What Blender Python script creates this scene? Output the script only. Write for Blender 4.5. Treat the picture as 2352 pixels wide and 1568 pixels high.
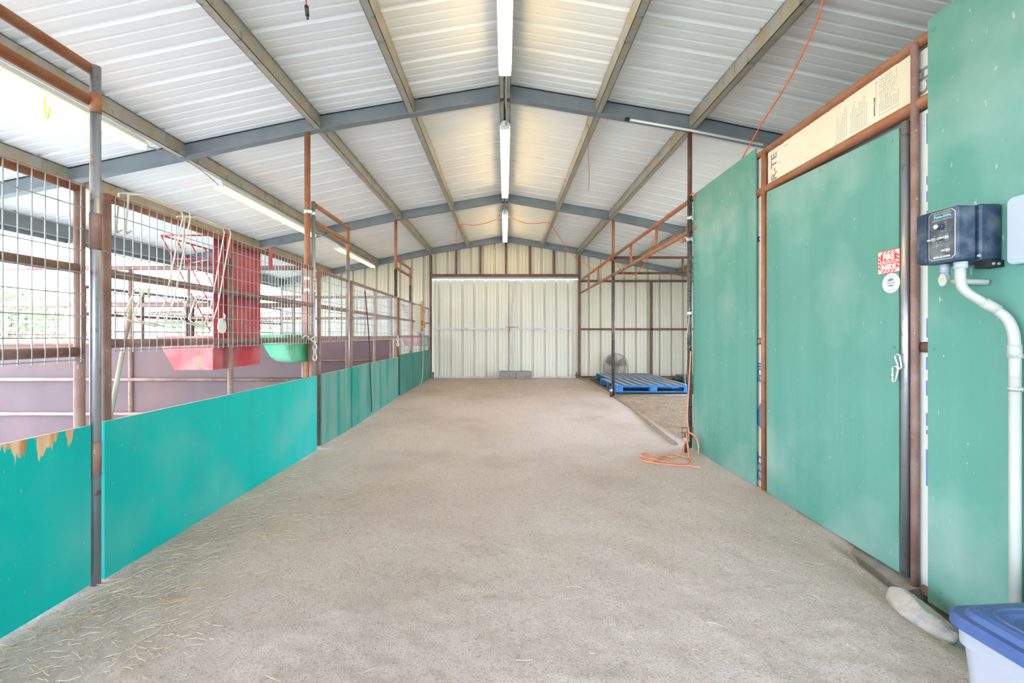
import bpy, math, random
from mathutils import Vector, Matrix, noise
random.seed(7)
sc = bpy.context.scene
for _o in list(bpy.data.objects): bpy.data.objects.remove(_o)
C = sc.collection
PI = math.pi

# ------------------------------------------------------------------ camera, world, sun, exposure
F, CX, CY, EYE = 980.0, 1160.0, 770.0, 1.16
cam_d = bpy.data.cameras.new('camera'); cam = bpy.data.objects.new('camera', cam_d); C.objects.link(cam)
cam.location = (0, 0, EYE); cam.rotation_euler = (PI/2, 0, 0)
cam_d.sensor_width = 36; cam_d.lens = F*36/2352; cam_d.clip_start = .05; cam_d.clip_end = 300
cam_d.shift_x = (1176-CX)/2352; cam_d.shift_y = (CY-784)/2352
sc.camera = cam
sc.view_settings.view_transform = 'Standard'; sc.view_settings.look = 'None'
sc.view_settings.gamma = 1; sc.view_settings.use_curve_mapping = False
sc.view_settings.exposure = 0.85
world = bpy.data.worlds.new('world'); sc.world = world; world.use_nodes = True
wn = world.node_tree; wn.nodes.clear()
wo = wn.nodes.new('ShaderNodeOutputWorld'); wb = wn.nodes.new('ShaderNodeBackground')
wt = wn.nodes.new('ShaderNodeTexCoord'); ws = wn.nodes.new('ShaderNodeSeparateXYZ'); wr = wn.nodes.new('ShaderNodeValToRGB')
wn.links.new(wt.outputs['Generated'], ws.inputs[0]); wn.links.new(ws.outputs['Z'], wr.inputs[0])
wr.color_ramp.elements[0].position = 0.0; wr.color_ramp.elements[0].color = (.80, .90, 1, 1)
wr.color_ramp.elements[1].position = 0.7; wr.color_ramp.elements[1].color = (.55, .74, 1, 1)
wn.links.new(wr.outputs[0], wb.inputs[0]); wb.inputs[1].default_value = 9.0
wn.links.new(wb.outputs[0], wo.inputs[0])
sun_d = bpy.data.lights.new('sun', 'SUN'); sun = bpy.data.objects.new('sun', sun_d); C.objects.link(sun)
sun_d.energy = 4.5; sun_d.angle = math.radians(.6); sun_d.color = (1, .95, .88)
sun.rotation_euler = (math.radians(30), math.radians(24), 0)   # high, a little behind the camera
TUBE = 16.0

# ------------------------------------------------------------------ materials
def mat(name, c1, c2=None, scale=4.0, stretch=(1, 1, 1), lo=.35, hi=.65, rough=.7, metal=0.0, bump=0.0, bscale=40.0,
        c3=None, s3=30.0, st3=(1, 1, 1), lo3=.62, hi3=.68, f3=1.0, emit=0, coat=0, c4=None, s4=2., lo4=.5, hi4=.7, f4=.6, st4=(1, 1, 1)):
    m = bpy.data.materials.new(name); m.use_nodes = True; nt = m.node_tree; N, L = nt.nodes, nt.links
    b = N['Principled BSDF']; b.inputs['Roughness'].default_value = rough; b.inputs['Metallic'].default_value = metal
    b.inputs['Base Color'].default_value = (*c1, 1)
    tc = N.new('ShaderNodeTexCoord')
    def nz(sc_, st, lo_, hi_, det=5):
        mp = N.new('ShaderNodeMapping'); mp.inputs['Scale'].default_value = st; L.new(tc.outputs['Object'], mp.inputs[0])
        n = N.new('ShaderNodeTexNoise'); n.inputs['Scale'].default_value = sc_; n.inputs['Detail'].default_value = det
        L.new(mp.outputs[0], n.inputs['Vector'])
        mr = N.new('ShaderNodeMapRange'); mr.inputs['From Min'].default_value = lo_; mr.inputs['From Max'].default_value = hi_
        L.new(n.outputs['Fac'], mr.inputs['Value']); return mr.outputs[0], n.outputs['Fac']
    col = None
    def mix(fac, a, bcol, f=1.0):
        mx = N.new('ShaderNodeMix'); mx.data_type = 'RGBA'
        if f != 1.0:
            mm = N.new('ShaderNodeMath'); mm.operation = 'MULTIPLY'; mm.inputs[1].default_value = f; L.new(fac, mm.inputs[0]); fac = mm.outputs[0]
        L.new(fac, mx.inputs['Factor'])
        if isinstance(a, tuple): mx.inputs['A'].default_value = (*a, 1)
        else: L.new(a, mx.inputs['A'])
        mx.inputs['B'].default_value = (*bcol, 1)
        return mx.outputs['Result']
    cur = c1
    if c2: cur = mix(nz(scale, stretch, lo, hi)[0], cur, c2)
    if c4: cur = mix(nz(s4, st4, lo4, hi4)[0], cur, c4, f4)
    if c3: cur = mix(nz(s3, st3, lo3, hi3)[0], cur, c3, f3)
    if not isinstance(cur, tuple): L.new(cur, b.inputs['Base Color'])
    if bump:
        bp = N.new('ShaderNodeBump'); bp.inputs['Strength'].default_value = bump; bp.inputs['Distance'].default_value = .01
        L.new(nz(bscale, stretch, 0, 1, 8)[1], bp.inputs['Height']); L.new(bp.outputs[0], b.inputs['Normal'])
    if emit:
        b.inputs['Emission Color'].default_value = (*c1, 1); b.inputs['Emission Strength'].default_value = emit
    if coat: b.inputs['Coat Weight'].default_value = coat
    return m

def teal_mat(name, base, fade, amt_lo, amt_hi, dust, chip=False):
    """painted plywood: vertical fading streaks, light scratches, and on one panel bare wood where the paint has flaked off the top edge"""
    m = mat(name, base, fade, 5.0, (1, 1, .06), amt_lo, amt_hi, rough=.55, bump=.15, bscale=14,
            c3=dust, s3=55, st3=(1, 1, .35), lo3=.69, hi3=.73, f3=.8, c4=dust, s4=1.6, lo4=.48, hi4=.78, f4=.6)
    m.node_tree.nodes['Principled BSDF'].inputs['Specular IOR Level'].default_value = .25
    if chip:
        nt = m.node_tree; N, L = nt.nodes, nt.links; b = N['Principled BSDF']
        src = b.inputs['Base Color'].links[0].from_socket
        tc = N.new('ShaderNodeTexCoord'); sp = N.new('ShaderNodeSeparateXYZ'); L.new(tc.outputs['Object'], sp.inputs[0])
        mp = N.new('ShaderNodeMapping'); mp.inputs['Scale'].default_value = (1, 1, .09); L.new(tc.outputs['Object'], mp.inputs[0])
        n = N.new('ShaderNodeTexNoise'); n.inputs['Scale'].default_value = 24; n.inputs['Detail'].default_value = 4; L.new(mp.outputs[0], n.inputs['Vector'])
        zz = N.new('ShaderNodeMapRange'); zz.inputs['From Min'].default_value = chip[0]; zz.inputs['From Max'].default_value = chip[1]
        zz.inputs['To Min'].default_value = -.35; zz.inputs['To Max'].default_value = .15; L.new(sp.outputs['Z'], zz.inputs['Value'])
        yy = N.new('ShaderNodeMapRange'); yy.inputs['From Min'].default_value = .26; yy.inputs['From Max'].default_value = .40; yy.inputs['To Min'].default_value = 0; yy.inputs['To Max'].default_value = -.22; L.new(sp.outputs['Y'], yy.inputs['Value'])
        ay = N.new('ShaderNodeMath'); ay.operation = 'ADD'; L.new(zz.outputs[0], ay.inputs[0]); L.new(yy.outputs[0], ay.inputs[1]); zz = ay
        ad = N.new('ShaderNodeMath'); ad.operation = 'ADD'; L.new(n.outputs['Fac'], ad.inputs[0]); L.new(zz.outputs[0], ad.inputs[1])
        mr = N.new('ShaderNodeMapRange'); mr.inputs['From Min'].default_value = .56; mr.inputs['From Max'].default_value = .58; L.new(ad.outputs[0], mr.inputs['Value'])
        n2 = N.new('ShaderNodeTexNoise'); n2.inputs['Scale'].default_value = 30; L.new(mp.outputs[0], n2.inputs['Vector'])
        r2 = N.new('ShaderNodeValToRGB'); r2.color_ramp.elements[0].position = .35; r2.color_ramp.elements[0].color = (.62, .22, .08, 1)
        r2.color_ramp.elements[1].position = .62; r2.color_ramp.elements[1].color = (.9, .66, .42, 1); L.new(n2.outputs['Fac'], r2.inputs[0])
        mx = N.new('ShaderNodeMix'); mx.data_type = 'RGBA'; L.new(mr.outputs[0], mx.inputs['Factor']); L.new(src, mx.inputs['A']); L.new(r2.outputs[0], mx.inputs['B'])
        L.new(mx.outputs['Result'], b.inputs['Base Color'])
    return m

M = {}
M['rust'] = mat('rust_pipe', (.33, .12, .055), (.37, .165, .09), 9, lo=.4, hi=.6, rough=.55, bump=.3, bscale=90, c3=(.55, .42, .36), s3=45, lo3=.68, hi3=.76)
M['rust_dusty'] = mat('dusty_rust_pipe', (.25, .135, .11), (.34, .215, .18), 7, lo=.38, hi=.6, rough=.65, bump=.3, bscale=90, c3=(.62, .5, .44), s3=40, lo3=.66, hi3=.76)
M['rust_dark'] = mat('dark_rust_pipe', (.11, .045, .030), (.18, .08, .055), 9, rough=.55, bump=.2, bscale=80)
M['steel'] = mat('worn_steel_pipe', (.46, .49, .55), (.40, .41, .44), 12, stretch=(1, 1, .3), rough=.34, metal=.8, bump=.1, bscale=90, c3=(.36, .20, .14), s3=20, lo3=.6, hi3=.72)
M['steel_dark'] = mat('dark_steel_pipe', (.05, .05, .055), (.16, .13, .12), 30, rough=.45, metal=.5, c3=(.45, .42, .38), s3=60, lo3=.62, hi3=.7)
M['galv'] = mat('galvanised_steel', (.38, .39, .39), (.46, .45, .42), 3, stretch=(1, 1, 1), rough=.42, metal=.3, bump=.1, bscale=20)
M['purlin'] = mat('stained_galvanised_steel', (.33, .32, .29), (.42, .40, .36), 3, stretch=(1, 1, 1), rough=.5, metal=.25, c4=(.40, .29, .12), s4=7, st4=(.6, 1.2, .25), lo4=.44, hi4=.62, f4=.6, c3=(.14, .13, .11), s3=9, st3=(1, 1.4, .4), lo3=.60, hi3=.68, f3=.6)
M['rafter'] = mat('blue_grey_steel', (.19, .22, .25), (.25, .27, .285), 4, rough=.45, metal=.35, c3=(.1, .1, .1), s3=25, lo3=.7, hi3=.76, f3=.6)
M['sheet'] = mat('white_sheet_steel', (.84, .845, .84), (.80, .81, .81), 1.5, rough=.42, c3=(.3, .3, .3), s3=60, lo3=.8, hi3=.82, f3=.5)
M['wallsheet'] = mat('cream_sheet_steel', (.68, .65, .53), (.64, .61, .50), 2.0, stretch=(1, 1, .2), rough=.45)
M['doorsheet'] = mat('pale_door_sheet_steel', (.69, .685, .60), (.65, .645, .57), 2.0, stretch=(1, 1, .2), rough=.4, c3=(.3, .3, .28), s3=30, lo3=.74, hi3=.8)
M['weld'] = mat('galvanised_wire', (.46, .48, .49), (.38, .38, .37), 30, rough=.4, metal=.35)
M['wire_dark'] = mat('dull_wire', (.28, .28, .29), rough=.5, metal=.4)
M['wire_cream'] = mat('cream_coated_wire', (.74, .72, .63), (.66, .6, .48), 20, rough=.5)
M['white_tube'] = mat('white_painted_tube', (.60, .62, .62), (.5, .48, .42), 8, stretch=(1, 1, .3), lo=.5, hi=.66, rough=.5)
M['purple'] = mat('oxide_primed_sheet', (.100, .055, .060), (.125, .07, .078), 2.5, rough=.6, c3=(.2, .1, .1), s3=38, lo3=.7, hi3=.76, c4=(.19, .075, .05), s4=1.2, lo4=.45, hi4=.7, f4=.7)
M['concrete'] = mat('concrete', (.34, .32, .30), (.25, .235, .22), 12, rough=.95, bump=.5, bscale=60)
M['gap_dark'] = mat('painted_gap_shade', (.035, .03, .025), (.09, .075, .06), 25, rough=1, bump=.8, bscale=50)  # near-black colour for the shade in the wall gap and block cores
M['rock'] = mat('grey_rock', (.55, .51, .47), (.38, .38, .39), 9, rough=.9, bump=1.0, bscale=30, c3=(.60, .52, .44), s3=14, lo3=.55, hi3=.66, c4=(.20, .22, .25), s4=5, lo4=.55, hi4=.66, f4=.8)
M['pal_blue'] = mat('blue_paint', (.01, .13, .46), (.03, .22, .48), 14, rough=.6, c3=(.36, .42, .42), s3=18, lo3=.62, hi3=.7)
M['pal_wood'] = mat('worn_blue_deck', (.34, .31, .25), (.42, .37, .29), 7, stretch=(.6, .3, 1), rough=.8, c3=(.03, .22, .48), s3=7, st3=(1, .4, 1), lo3=.60, hi3=.70)
M['pal_teal'] = mat('teal_pallet_paint', (.02, .28, .38), (.2, .3, .3), 12, rough=.7)
M['wood'] = mat('weathered_wood', (.36, .28, .20), (.50, .42, .33), 14, stretch=(1, 1, .15), rough=.8)
M['timber'] = mat('old_brown_timber', (.20, .12, .07), (.34, .22, .13), 9, stretch=(.1, 1, 1), rough=.85)
M['ply_edge'] = mat('plywood_edge', (.62, .50, .40), (.46, .36, .28), 16, rough=.8)
M['red'] = mat('red_painted_steel', (.52, .035, .06), (.60, .16, .17), 3.0, lo=.42, hi=.66, rough=.5, c3=(.30, .17, .13), s3=7, lo3=.62, hi3=.72, f3=.7)
M['red_pale'] = mat('pale_red_paint', (.50, .10, .11), (.58, .24, .24), 6, rough=.6, c3=(.40, .26, .2), s3=9, lo3=.64, hi3=.7)  # paler, patchier red than the rack and back sheet
M['green_plastic'] = mat('green_plastic', (.03, .44, .20), (.22, .52, .34), 3, lo=.42, hi=.66, rough=.4)
M['orange'] = mat('orange_cord_jacket', (.85, .13, .025), rough=.45)
M['orange_dusty'] = mat('dusty_orange_cord_jacket', (.80, .24, .13), (.8, .34, .22), 20, rough=.55)
M['cord_red'] = mat('dusty_red_cord', (.5, .12, .08), rough=.7)
M['black'] = mat('black_rubber', (.02, .02, .022), rough=.6)
M['blackbox'] = mat('dusty_black_plastic', (.03, .055, .10), (.18, .21, .25), 14, lo=.44, hi=.80, rough=.45, c3=(.45, .46, .48), s3=60, lo3=.7, hi3=.76, f3=.7)
M['boxface'] = mat('dusty_label_plate', (.055, .07, .09), (.22, .22, .22), 16, lo=.4, hi=.75, rough=.5)
M['dusttop'] = mat('dust_layer', (.5, .46, .42), (.4, .38, .36), 20, rough=.95)
M['pvc'] = mat('pale_pvc', (.52, .54, .50), (.46, .48, .45), 5, rough=.45)
M['greybox'] = mat('pale_blue_plastic', (.46, .53, .61), (.50, .57, .64), 3, stretch=(1, 1, .4), rough=.45)
M['zinc'] = mat('zinc_plated_steel', (.72, .74, .74), rough=.3, metal=.7)
M['white'] = mat('white_enamel', (.82, .82, .80), rough=.4)
M['white_plastic'] = mat('white_plastic', (.80, .81, .82), rough=.45)
M['print_grey'] = mat('grey_print', (.28, .29, .30), rough=.8)
M['print_light'] = mat('light_print', (.62, .64, .62), rough=.6)
M['print_faint'] = mat('faint_print', (.34, .32, .27), rough=.8)
M['print_black'] = mat('black_print', (.10, .10, .10), rough=.8)
M['print_blue'] = mat('blue_print', (.16, .27, .52), rough=.8)
M['print_cyan'] = mat('cyan_print', (.22, .68, .72), rough=.6)
M['print_white'] = mat('white_print', (.86, .86, .85), rough=.6)
M['print_red'] = mat('red_print', (.78, .055, .035), rough=.5)
M['print_orange'] = mat('orange_print', (.85, .4, .08), rough=.6)
M['print_slate'] = mat('slate_print', (.18, .24, .34), rough=.6)
M['print_lime'] = mat('lime_print', (.6, .68, .12), rough=.6)
M['foam'] = mat('white_foam_board', (.80, .79, .76), (.74, .72, .66), 6, rough=.85, bump=.2, bscale=50, c3=(.45, .42, .36), s3=50, lo3=.72, hi3=.76, f3=.6)
M['foam_warm'] = mat('cream_foam_board', (.78, .70, .52), (.80, .75, .63), 2.2, rough=.85, bump=.2, bscale=50, c3=(.50, .42, .28), s3=26, st3=(1, .4, 1.6), lo3=.68, hi3=.74, f3=.7)  # warmer base than the other foam boards, with brown flecks
M['bin'] = mat('translucent_white_plastic', (.40, .42, .48), rough=.35)
M['lid'] = mat('scuffed_blue_plastic', (.045, .09, .27), (.085, .14, .31), 5, rough=.45, bump=.1, bscale=40, c3=(.5, .5, .5), s3=8, lo3=.72, hi3=.80, f3=.7)
M['halter'] = mat('tan_nylon', (.62, .42, .20), (.52, .32, .12), 12, rough=.9)
M['fleece'] = mat('orange_leather', (.52, .16, .035), rough=.8)
M['rope'] = mat('white_rope', (.70, .68, .62), (.5, .46, .4), 60, rough=.9)
M['yellow'] = mat('yellow_twine', (.85, .70, .05), rough=.7)
M['clear'] = mat('milky_plastic', (.55, .57, .52), rough=.4)
M['hay'] = mat('dry_straw', (.60, .45, .28), (.72, .62, .48), 3, rough=.9)
M['leaf'] = mat('grey_green_leaf', (.16, .22, .09), (.26, .30, .14), 2, rough=.8)
M['bark'] = mat('grey_bark', (.14, .11, .09), rough=.9)
M['fanmetal'] = mat('dusty_chrome', (.34, .34, .33), (.24, .23, .22), 10, rough=.4, metal=.6)
M['tape'] = mat('pale_tape', (.56, .60, .62), rough=.4)
M['glow'] = mat('fluorescent_tube_light', (1, .74, .34), rough=.4, emit=TUBE)
M['glow2'] = mat('warm_fluorescent_tube_light', (1, .64, .085), rough=.4, emit=TUBE*.38)
M['teal'] = teal_mat('teal_paint_fresh', (.0, .50, .475), (.0, .54, .51), .4, .6, (.20, .56, .53))
M['teal_chip'] = teal_mat('teal_paint_flaked', (.0, .50, .475), (.0, .54, .51), .4, .6, (.20, .56, .53), chip=(.45, .74))
M['teal_fade'] = teal_mat('teal_paint_faded', (.01, .27, .23), (.14, .31, .27), .42, .60, (.22, .36, .30))
M['teal_dark'] = teal_mat('teal_paint_dull', (.01, .20, .17), (.05, .20, .165), .42, .60, (.16, .26, .21))
M['green'] = teal_mat('green_paint_dusty', (.105, .31, .25), (.14, .345, .29), .35, .65, (.46, .56, .52))

def floor_mat():
    m = bpy.data.materials.new('sandy_dirt'); m.use_nodes = True; nt = m.node_tree; N, L = nt.nodes, nt.links
    b = N['Principled BSDF']; b.inputs['Roughness'].default_value = .97; b.inputs['Specular IOR Level'].default_value = .15
    tc = N.new('ShaderNodeTexCoord')
    def nz(s, det=6, rough=.6):
        n = N.new('ShaderNodeTexNoise'); n.inputs['Scale'].default_value = s; n.inputs['Detail'].default_value = det; n.inputs['Roughness'].default_value = rough
        L.new(tc.outputs['Object'], n.inputs['Vector']); return n.outputs['Fac']
    def ramp(f, stops):
        r = N.new('ShaderNodeValToRGB'); L.new(f, r.inputs[0]); e = r.color_ramp.elements
        e[0].position, e[0].color = stops[0][0], (*stops[0][1], 1); e[1].position, e[1].color = stops[-1][0], (*stops[-1][1], 1)
        for p, c in stops[1:-1]:
            k = e.new(p); k.color = (*c, 1)
        return r.outputs[0]
    base = ramp(nz(.55, 5), [(.35, (.67, .565, .53)), (.5, (.80, .695, .665)), (.68, (.84, .74, .715))])
    def mul(a, bb, f=1):
        x = N.new('ShaderNodeMix'); x.data_type = 'RGBA'; x.blend_type = 'MULTIPLY'; x.inputs['Factor'].default_value = f
        L.new(a, x.inputs['A']); L.new(bb, x.inputs['B']); return x.outputs['Result']
    c = mul(base, ramp(nz(140, 4, .8), [(.34, (.45, .41, .37)), (.45, (.93, .92, .91)), (.60, (1.02, 1.02, 1.02)), (.70, (1.2, 1.2, 1.2))]))
    c = mul(c, ramp(nz(34, 6, .75), [(.34, (.82, .79, .75)), (.46, (1, 1, 1)), (.7, (1.04, 1.04, 1.04))]))
    # browner soil with litter in the bay behind the pallets
    sp = N.new('ShaderNodeSeparateXYZ'); L.new(tc.outputs['Object'], sp.inputs[0])
    a = N.new('ShaderNodeMapRange'); a.interpolation_type = 'SMOOTHSTEP'; a.inputs['From Min'].default_value = 6.0; a.inputs['From Max'].default_value = 9.2  # browns the far aisle: soil colour with some shade painted in
    n1 = nz(.9, 5); ad = N.new('ShaderNodeMath'); ad.operation = 'MULTIPLY_ADD'; ad.inputs[1].default_value = 3.0
    L.new(n1, ad.inputs[0]); L.new(sp.outputs['Y'], ad.inputs[2])
    s2 = N.new('ShaderNodeMath'); s2.operation = 'SUBTRACT'; s2.inputs[1].default_value = 1.5; L.new(ad.outputs[0], s2.inputs[0]); L.new(s2.outputs[0], a.inputs['Value'])
    bx_ = N.new('ShaderNodeMapRange'); bx_.inputs['From Min'].default_value = 1.9; bx_.inputs['From Max'].default_value = 2.0; L.new(sp.outputs['X'], bx_.inputs['Value'])
    am = N.new('ShaderNodeMath'); am.operation = 'MULTIPLY'; am.inputs[1].default_value = .5; L.new(a.outputs[0], am.inputs[0])
    by_ = N.new('ShaderNodeMath'); by_.operation = 'MAXIMUM'; L.new(am.outputs[0], by_.inputs[0]); L.new(bx_.outputs[0], by_.inputs[1])
    mx = N.new('ShaderNodeMix'); mx.data_type = 'RGBA'; L.new(by_.outputs[0], mx.inputs['Factor']); L.new(c, mx.inputs['A'])
    c2 = mul(ramp(nz(6, 5), [(.35, (.37, .28, .21)), (.65, (.52, .415, .325))]), ramp(nz(60, 5, .8), [(.36, (.35, .3, .25)), (.5, (1, 1, 1)), (.66, (1.5, 1.4, 1.25))]))
    L.new(c2, mx.inputs['B']); L.new(mx.outputs['Result'], b.inputs['Base Color'])
    bp = N.new('ShaderNodeBump'); bp.inputs['Strength'].default_value = .75; bp.inputs['Distance'].default_value = .012
    q = N.new('ShaderNodeMath'); q.operation = 'ADD'; L.new(nz(150, 5, .8), q.inputs[0]); L.new(nz(28, 6, .7), q.inputs[1]); L.new(q.outputs[0], bp.inputs['Height'])
    L.new(bp.outputs[0], b.inputs['Normal'])
    return m
M['floor'] = floor_mat()
M['outside'] = mat('dry_pasture', (.33, .305, .26), (.27, .28, .19), 1.2, rough=1, bump=.5, bscale=20)
M['ground_pipe'] = mat('dusty_grey_brown_pipe', (.30, .255, .21), (.38, .33, .28), 20, rough=.9, bump=.3, bscale=60)
M['stones'] = mat('small_stones', (.55, .49, .43), (.38, .33, .28), 60, rough=.95)

# ------------------------------------------------------------------ mesh helpers
class MB:
    def __init__(s): s.v = []; s.f = []; s.sm = []
    def add(s, vs, fs, smooth=False):
        o = len(s.v); s.v += [tuple(v) for v in vs]; s.f += [tuple(i+o for i in f) for f in fs]; s.sm += [smooth]*len(fs); return s
    def box(s, x0, x1, y0, y1, z0, z1, bev=0):
        if bev:
            bev = min(bev, abs(x1-x0)/2.01, abs(y1-y0)/2.01, abs(z1-z0)/2.01)
            vs = []
            import itertools
            idx = {}
            for ix, x in enumerate((x0, x1)):
                for iy, y in enumerate((y0, y1)):
                    for iz, z in enumerate((z0, z1)):
                        dx = bev*(1-2*ix); dy = bev*(1-2*iy); dz = bev*(1-2*iz)
                        idx[ix, iy, iz, 0] = len(vs); vs.append((x, y+dy, z+dz))
                        idx[ix, iy, iz, 1] = len(vs); vs.append((x+dx, y, z+dz))
                        idx[ix, iy, iz, 2] = len(vs); vs.append((x+dx, y+dy, z))
            I = idx; fs = []
            for a in (0, 1):
                fs.append([I[a, 0, 0, 0], I[a, 1, 0, 0], I[a, 1, 1, 0], I[a, 0, 1, 0]][::1 if a else -1])
                fs.append([I[0, a, 0, 1], I[1, a, 0, 1], I[1, a, 1, 1], I[0, a, 1, 1]][::-1 if a else 1])
                fs.append([I[0, 0, a, 2], I[1, 0, a, 2], I[1, 1, a, 2], I[0, 1, a, 2]][::1 if a else -1])
                for b in (0, 1):
                    fs.append([I[0, a, b, 1], I[1, a, b, 1], I[1, a, b, 2], I[0, a, b, 2]])
                    fs.append([I[a, 0, b, 0], I[a, 1, b, 0], I[a, 1, b, 2], I[a, 0, b, 2]])
                    fs.append([I[a, b, 0, 0], I[a, b, 1, 0], I[a, b, 1, 1], I[a, b, 0, 1]])
                    for c in (0, 1): fs.append([I[a, b, c, 0], I[a, b, c, 1], I[a, b, c, 2]])
            return s.add(vs, fs)
        vs = [(x, y, z) for x in (x0, x1) for y in (y0, y1) for z in (z0, z1)]
        return s.add(vs, [(0, 1, 3, 2), (4, 6, 7, 5), (0, 4, 5, 1), (2, 3, 7, 6), (0, 2, 6, 4), (1, 5, 7, 3)])
    def tube(s, p, q, r, n=12, r2=None, cap=True):
        return s.path([p, q], r, n, cap=cap, r2=r2)
    def path(s, pts, r, n=8, closed=False, cap=True, r2=None, square=False):
        P = [Vector(p) for p in pts]; k = len(P); rings = []
        up = None
        for i in range(k):
            a = P[i-1] if (i or closed) else P[i]; b = P[(i+1) % k] if (i < k-1 or closed) else P[i]
            d = (b-a)
            if d.length < 1e-9: d = Vector((0, 0, 1))
            d.normalize()
            if up is None:
                up = Vector((0, 0, 1)) if abs(d.z) < .9 else Vector((1, 0, 0))
            u = (up - d*up.dot(d))
            if u.length < 1e-5: u = d.orthogonal()
            u.normalize(); w = d.cross(u); up = u
            rr = r if r2 is None else r+(r2-r)*i/(k-1)
            # mitre at corners
            if 0 < i < k-1 or closed:
                d1 = (P[i]-P[i-1]).normalized(); d2 = (P[(i+1) % k]-P[i]).normalized(); cs = max(.5, math.sqrt(max(0, (1+d1.dot(d2))/2)))
            else: cs = 1
            rings.append([P[i] + (u*math.cos(2*PI*j/n) + w*math.sin(2*PI*j/n))*rr/(cs if cs > .7 else 1) for j in range(n)])
        vs = [v for rg in rings for v in rg]; fs = []
        for i in range(k if closed else k-1):
            a = i*n; b = ((i+1) % k)*n
            for j in range(n): fs.append((a+j, a+(j+1) % n, b+(j+1) % n, b+j))
        s.add(vs, fs, n > 4)
        if cap and not closed:
            o = len(s.v)-len(vs)
            s.f += [tuple(o+j for j in range(n))[::-1], tuple(o+(k-1)*n+j for j in range(n))]; s.sm += [False, False]
        return s
    def prism(s, poly, a, b, axis):
        """extrude a closed polygon from a to b along axis; poly gives the two other coordinates in xyz order"""
        def pt(c, t):
            return {'x': (t, c[0], c[1]), 'y': (c[0], t, c[1]), 'z': (c[0], c[1], t)}[axis]
        n = len(poly); vs = [pt(c, a) for c in poly]+[pt(c, b) for c in poly]
        return s.add(vs, [tuple(range(n))[::-1], tuple(range(n, 2*n))]+[(j, (j+1) % n, n+(j+1) % n, n+j) for j in range(n)])
    def hexa(s, c8):
        return s.add(c8, [(0, 1, 2, 3), (7, 6, 5, 4), (0, 4, 5, 1), (1, 5, 6, 2), (2, 6, 7, 3), (3, 7, 4, 0)])
    def disc(s, c, n_, r, t, seg=20):
        c = Vector(c); n_ = Vector(n_).normalized(); return s.path([c, c+n_*t], r, seg)
    def torus(s, c, n_, R_, r, seg=28, n=6):
        c = Vector(c); n_ = Vector(n_).normalized(); u = n_.orthogonal().normalized(); w = n_.cross(u)
        return s.path([c+(u*math.cos(2*PI*i/seg)+w*math.sin(2*PI*i/seg))*R_ for i in range(seg)], r, n, closed=True)

WL = {}
def ob(name, mb, m, parent=None, label=None, kind=None, loc=None):
    me = bpy.data.meshes.new(name)
    if parent is not None: L0 = WL[parent.name]
    elif loc is not None: L0 = Vector(loc)
    else:
        xs = [v[0] for v in mb.v]; ys = [v[1] for v in mb.v]; zs = [v[2] for v in mb.v]
        L0 = Vector(((min(xs)+max(xs))/2, (min(ys)+max(ys))/2, min(zs)))
    me.from_pydata([(v[0]-L0.x, v[1]-L0.y, v[2]-L0.z) for v in mb.v], [], mb.f)
    me.polygons.foreach_set('use_smooth', mb.sm); me.materials.append(M[m] if isinstance(m, str) else m)
    me.validate(); me.update()
    import bmesh
    if len(mb.f) < 20000:
        bm = bmesh.new(); bm.from_mesh(me); bmesh.ops.recalc_face_normals(bm, faces=bm.faces); bm.to_mesh(me); bm.free()
    o = bpy.data.objects.new(name, me); C.objects.link(o)
    if parent is not None: o.parent = parent
    else: o.location = L0
    WL[o.name] = L0.copy()
    if label: o['label'] = label
    if kind: o['kind'] = kind
    return o
def thing(name, label, cat, loc, group=None, kind=None):
    o = bpy.data.objects.new(name, None); C.objects.link(o); o.location = loc; WL[o.name] = Vector(loc); o.empty_display_size = .1
    if kind: o['kind'] = kind
    if label: o['label'] = label
    if cat: o['category'] = cat
    if group: o['group'] = group
    return o
def tag(o, label, cat, group=None, kind=None):
    o['label'] = label; o['category'] = cat
    if group: o['group'] = group
    if kind: o['kind'] = kind
    return o
def dup(root, off, label=None, group=None):
    off = Vector(off); r = root.copy(); C.objects.link(r); r.location = root.location+off; WL[r.name] = WL[root.name]+off
    if label: r['label'] = label
    if group: r['group'] = group
    for ch in list(root.children):
        c = ch.copy(); C.objects.link(c); c.parent = r; WL[c.name] = WL[r.name]
        for g in list(ch.children):
            d = g.copy(); C.objects.link(d); d.parent = c; WL[d.name] = WL[r.name]
    return r
def txt(s, size, m, parent, o, xd, yd, name='lettering', sx=1.0, bold=0.0, align='LEFT', spacing=1.0):
    cu = bpy.data.curves.new('t', 'FONT'); cu.body = s; cu.size = size; cu.extrude = .0004; cu.offset = bold; cu.align_x = align; cu.space_character = spacing; cu.resolution_u = 3
    to = bpy.data.objects.new('t', cu); C.objects.link(to); bpy.context.view_layer.update()
    me = bpy.data.meshes.new_from_object(to.evaluated_get(bpy.context.evaluated_depsgraph_get()))
    bpy.data.objects.remove(to)
    xd = Vector(xd); yd = Vector(yd); zd = xd.cross(yd); o = Vector(o)
    mb = MB(); mb.add([o+xd*v.co.x*sx+yd*v.co.y+zd*v.co.z for v in me.vertices], [tuple(p.vertices) for p in me.polygons])
    bpy.data.meshes.remove(me)
    return ob(name, mb, m, parent)
RX, RY = (0, -1, 0), (0, 0, 1)          # reading directions on the right-hand wall

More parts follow.
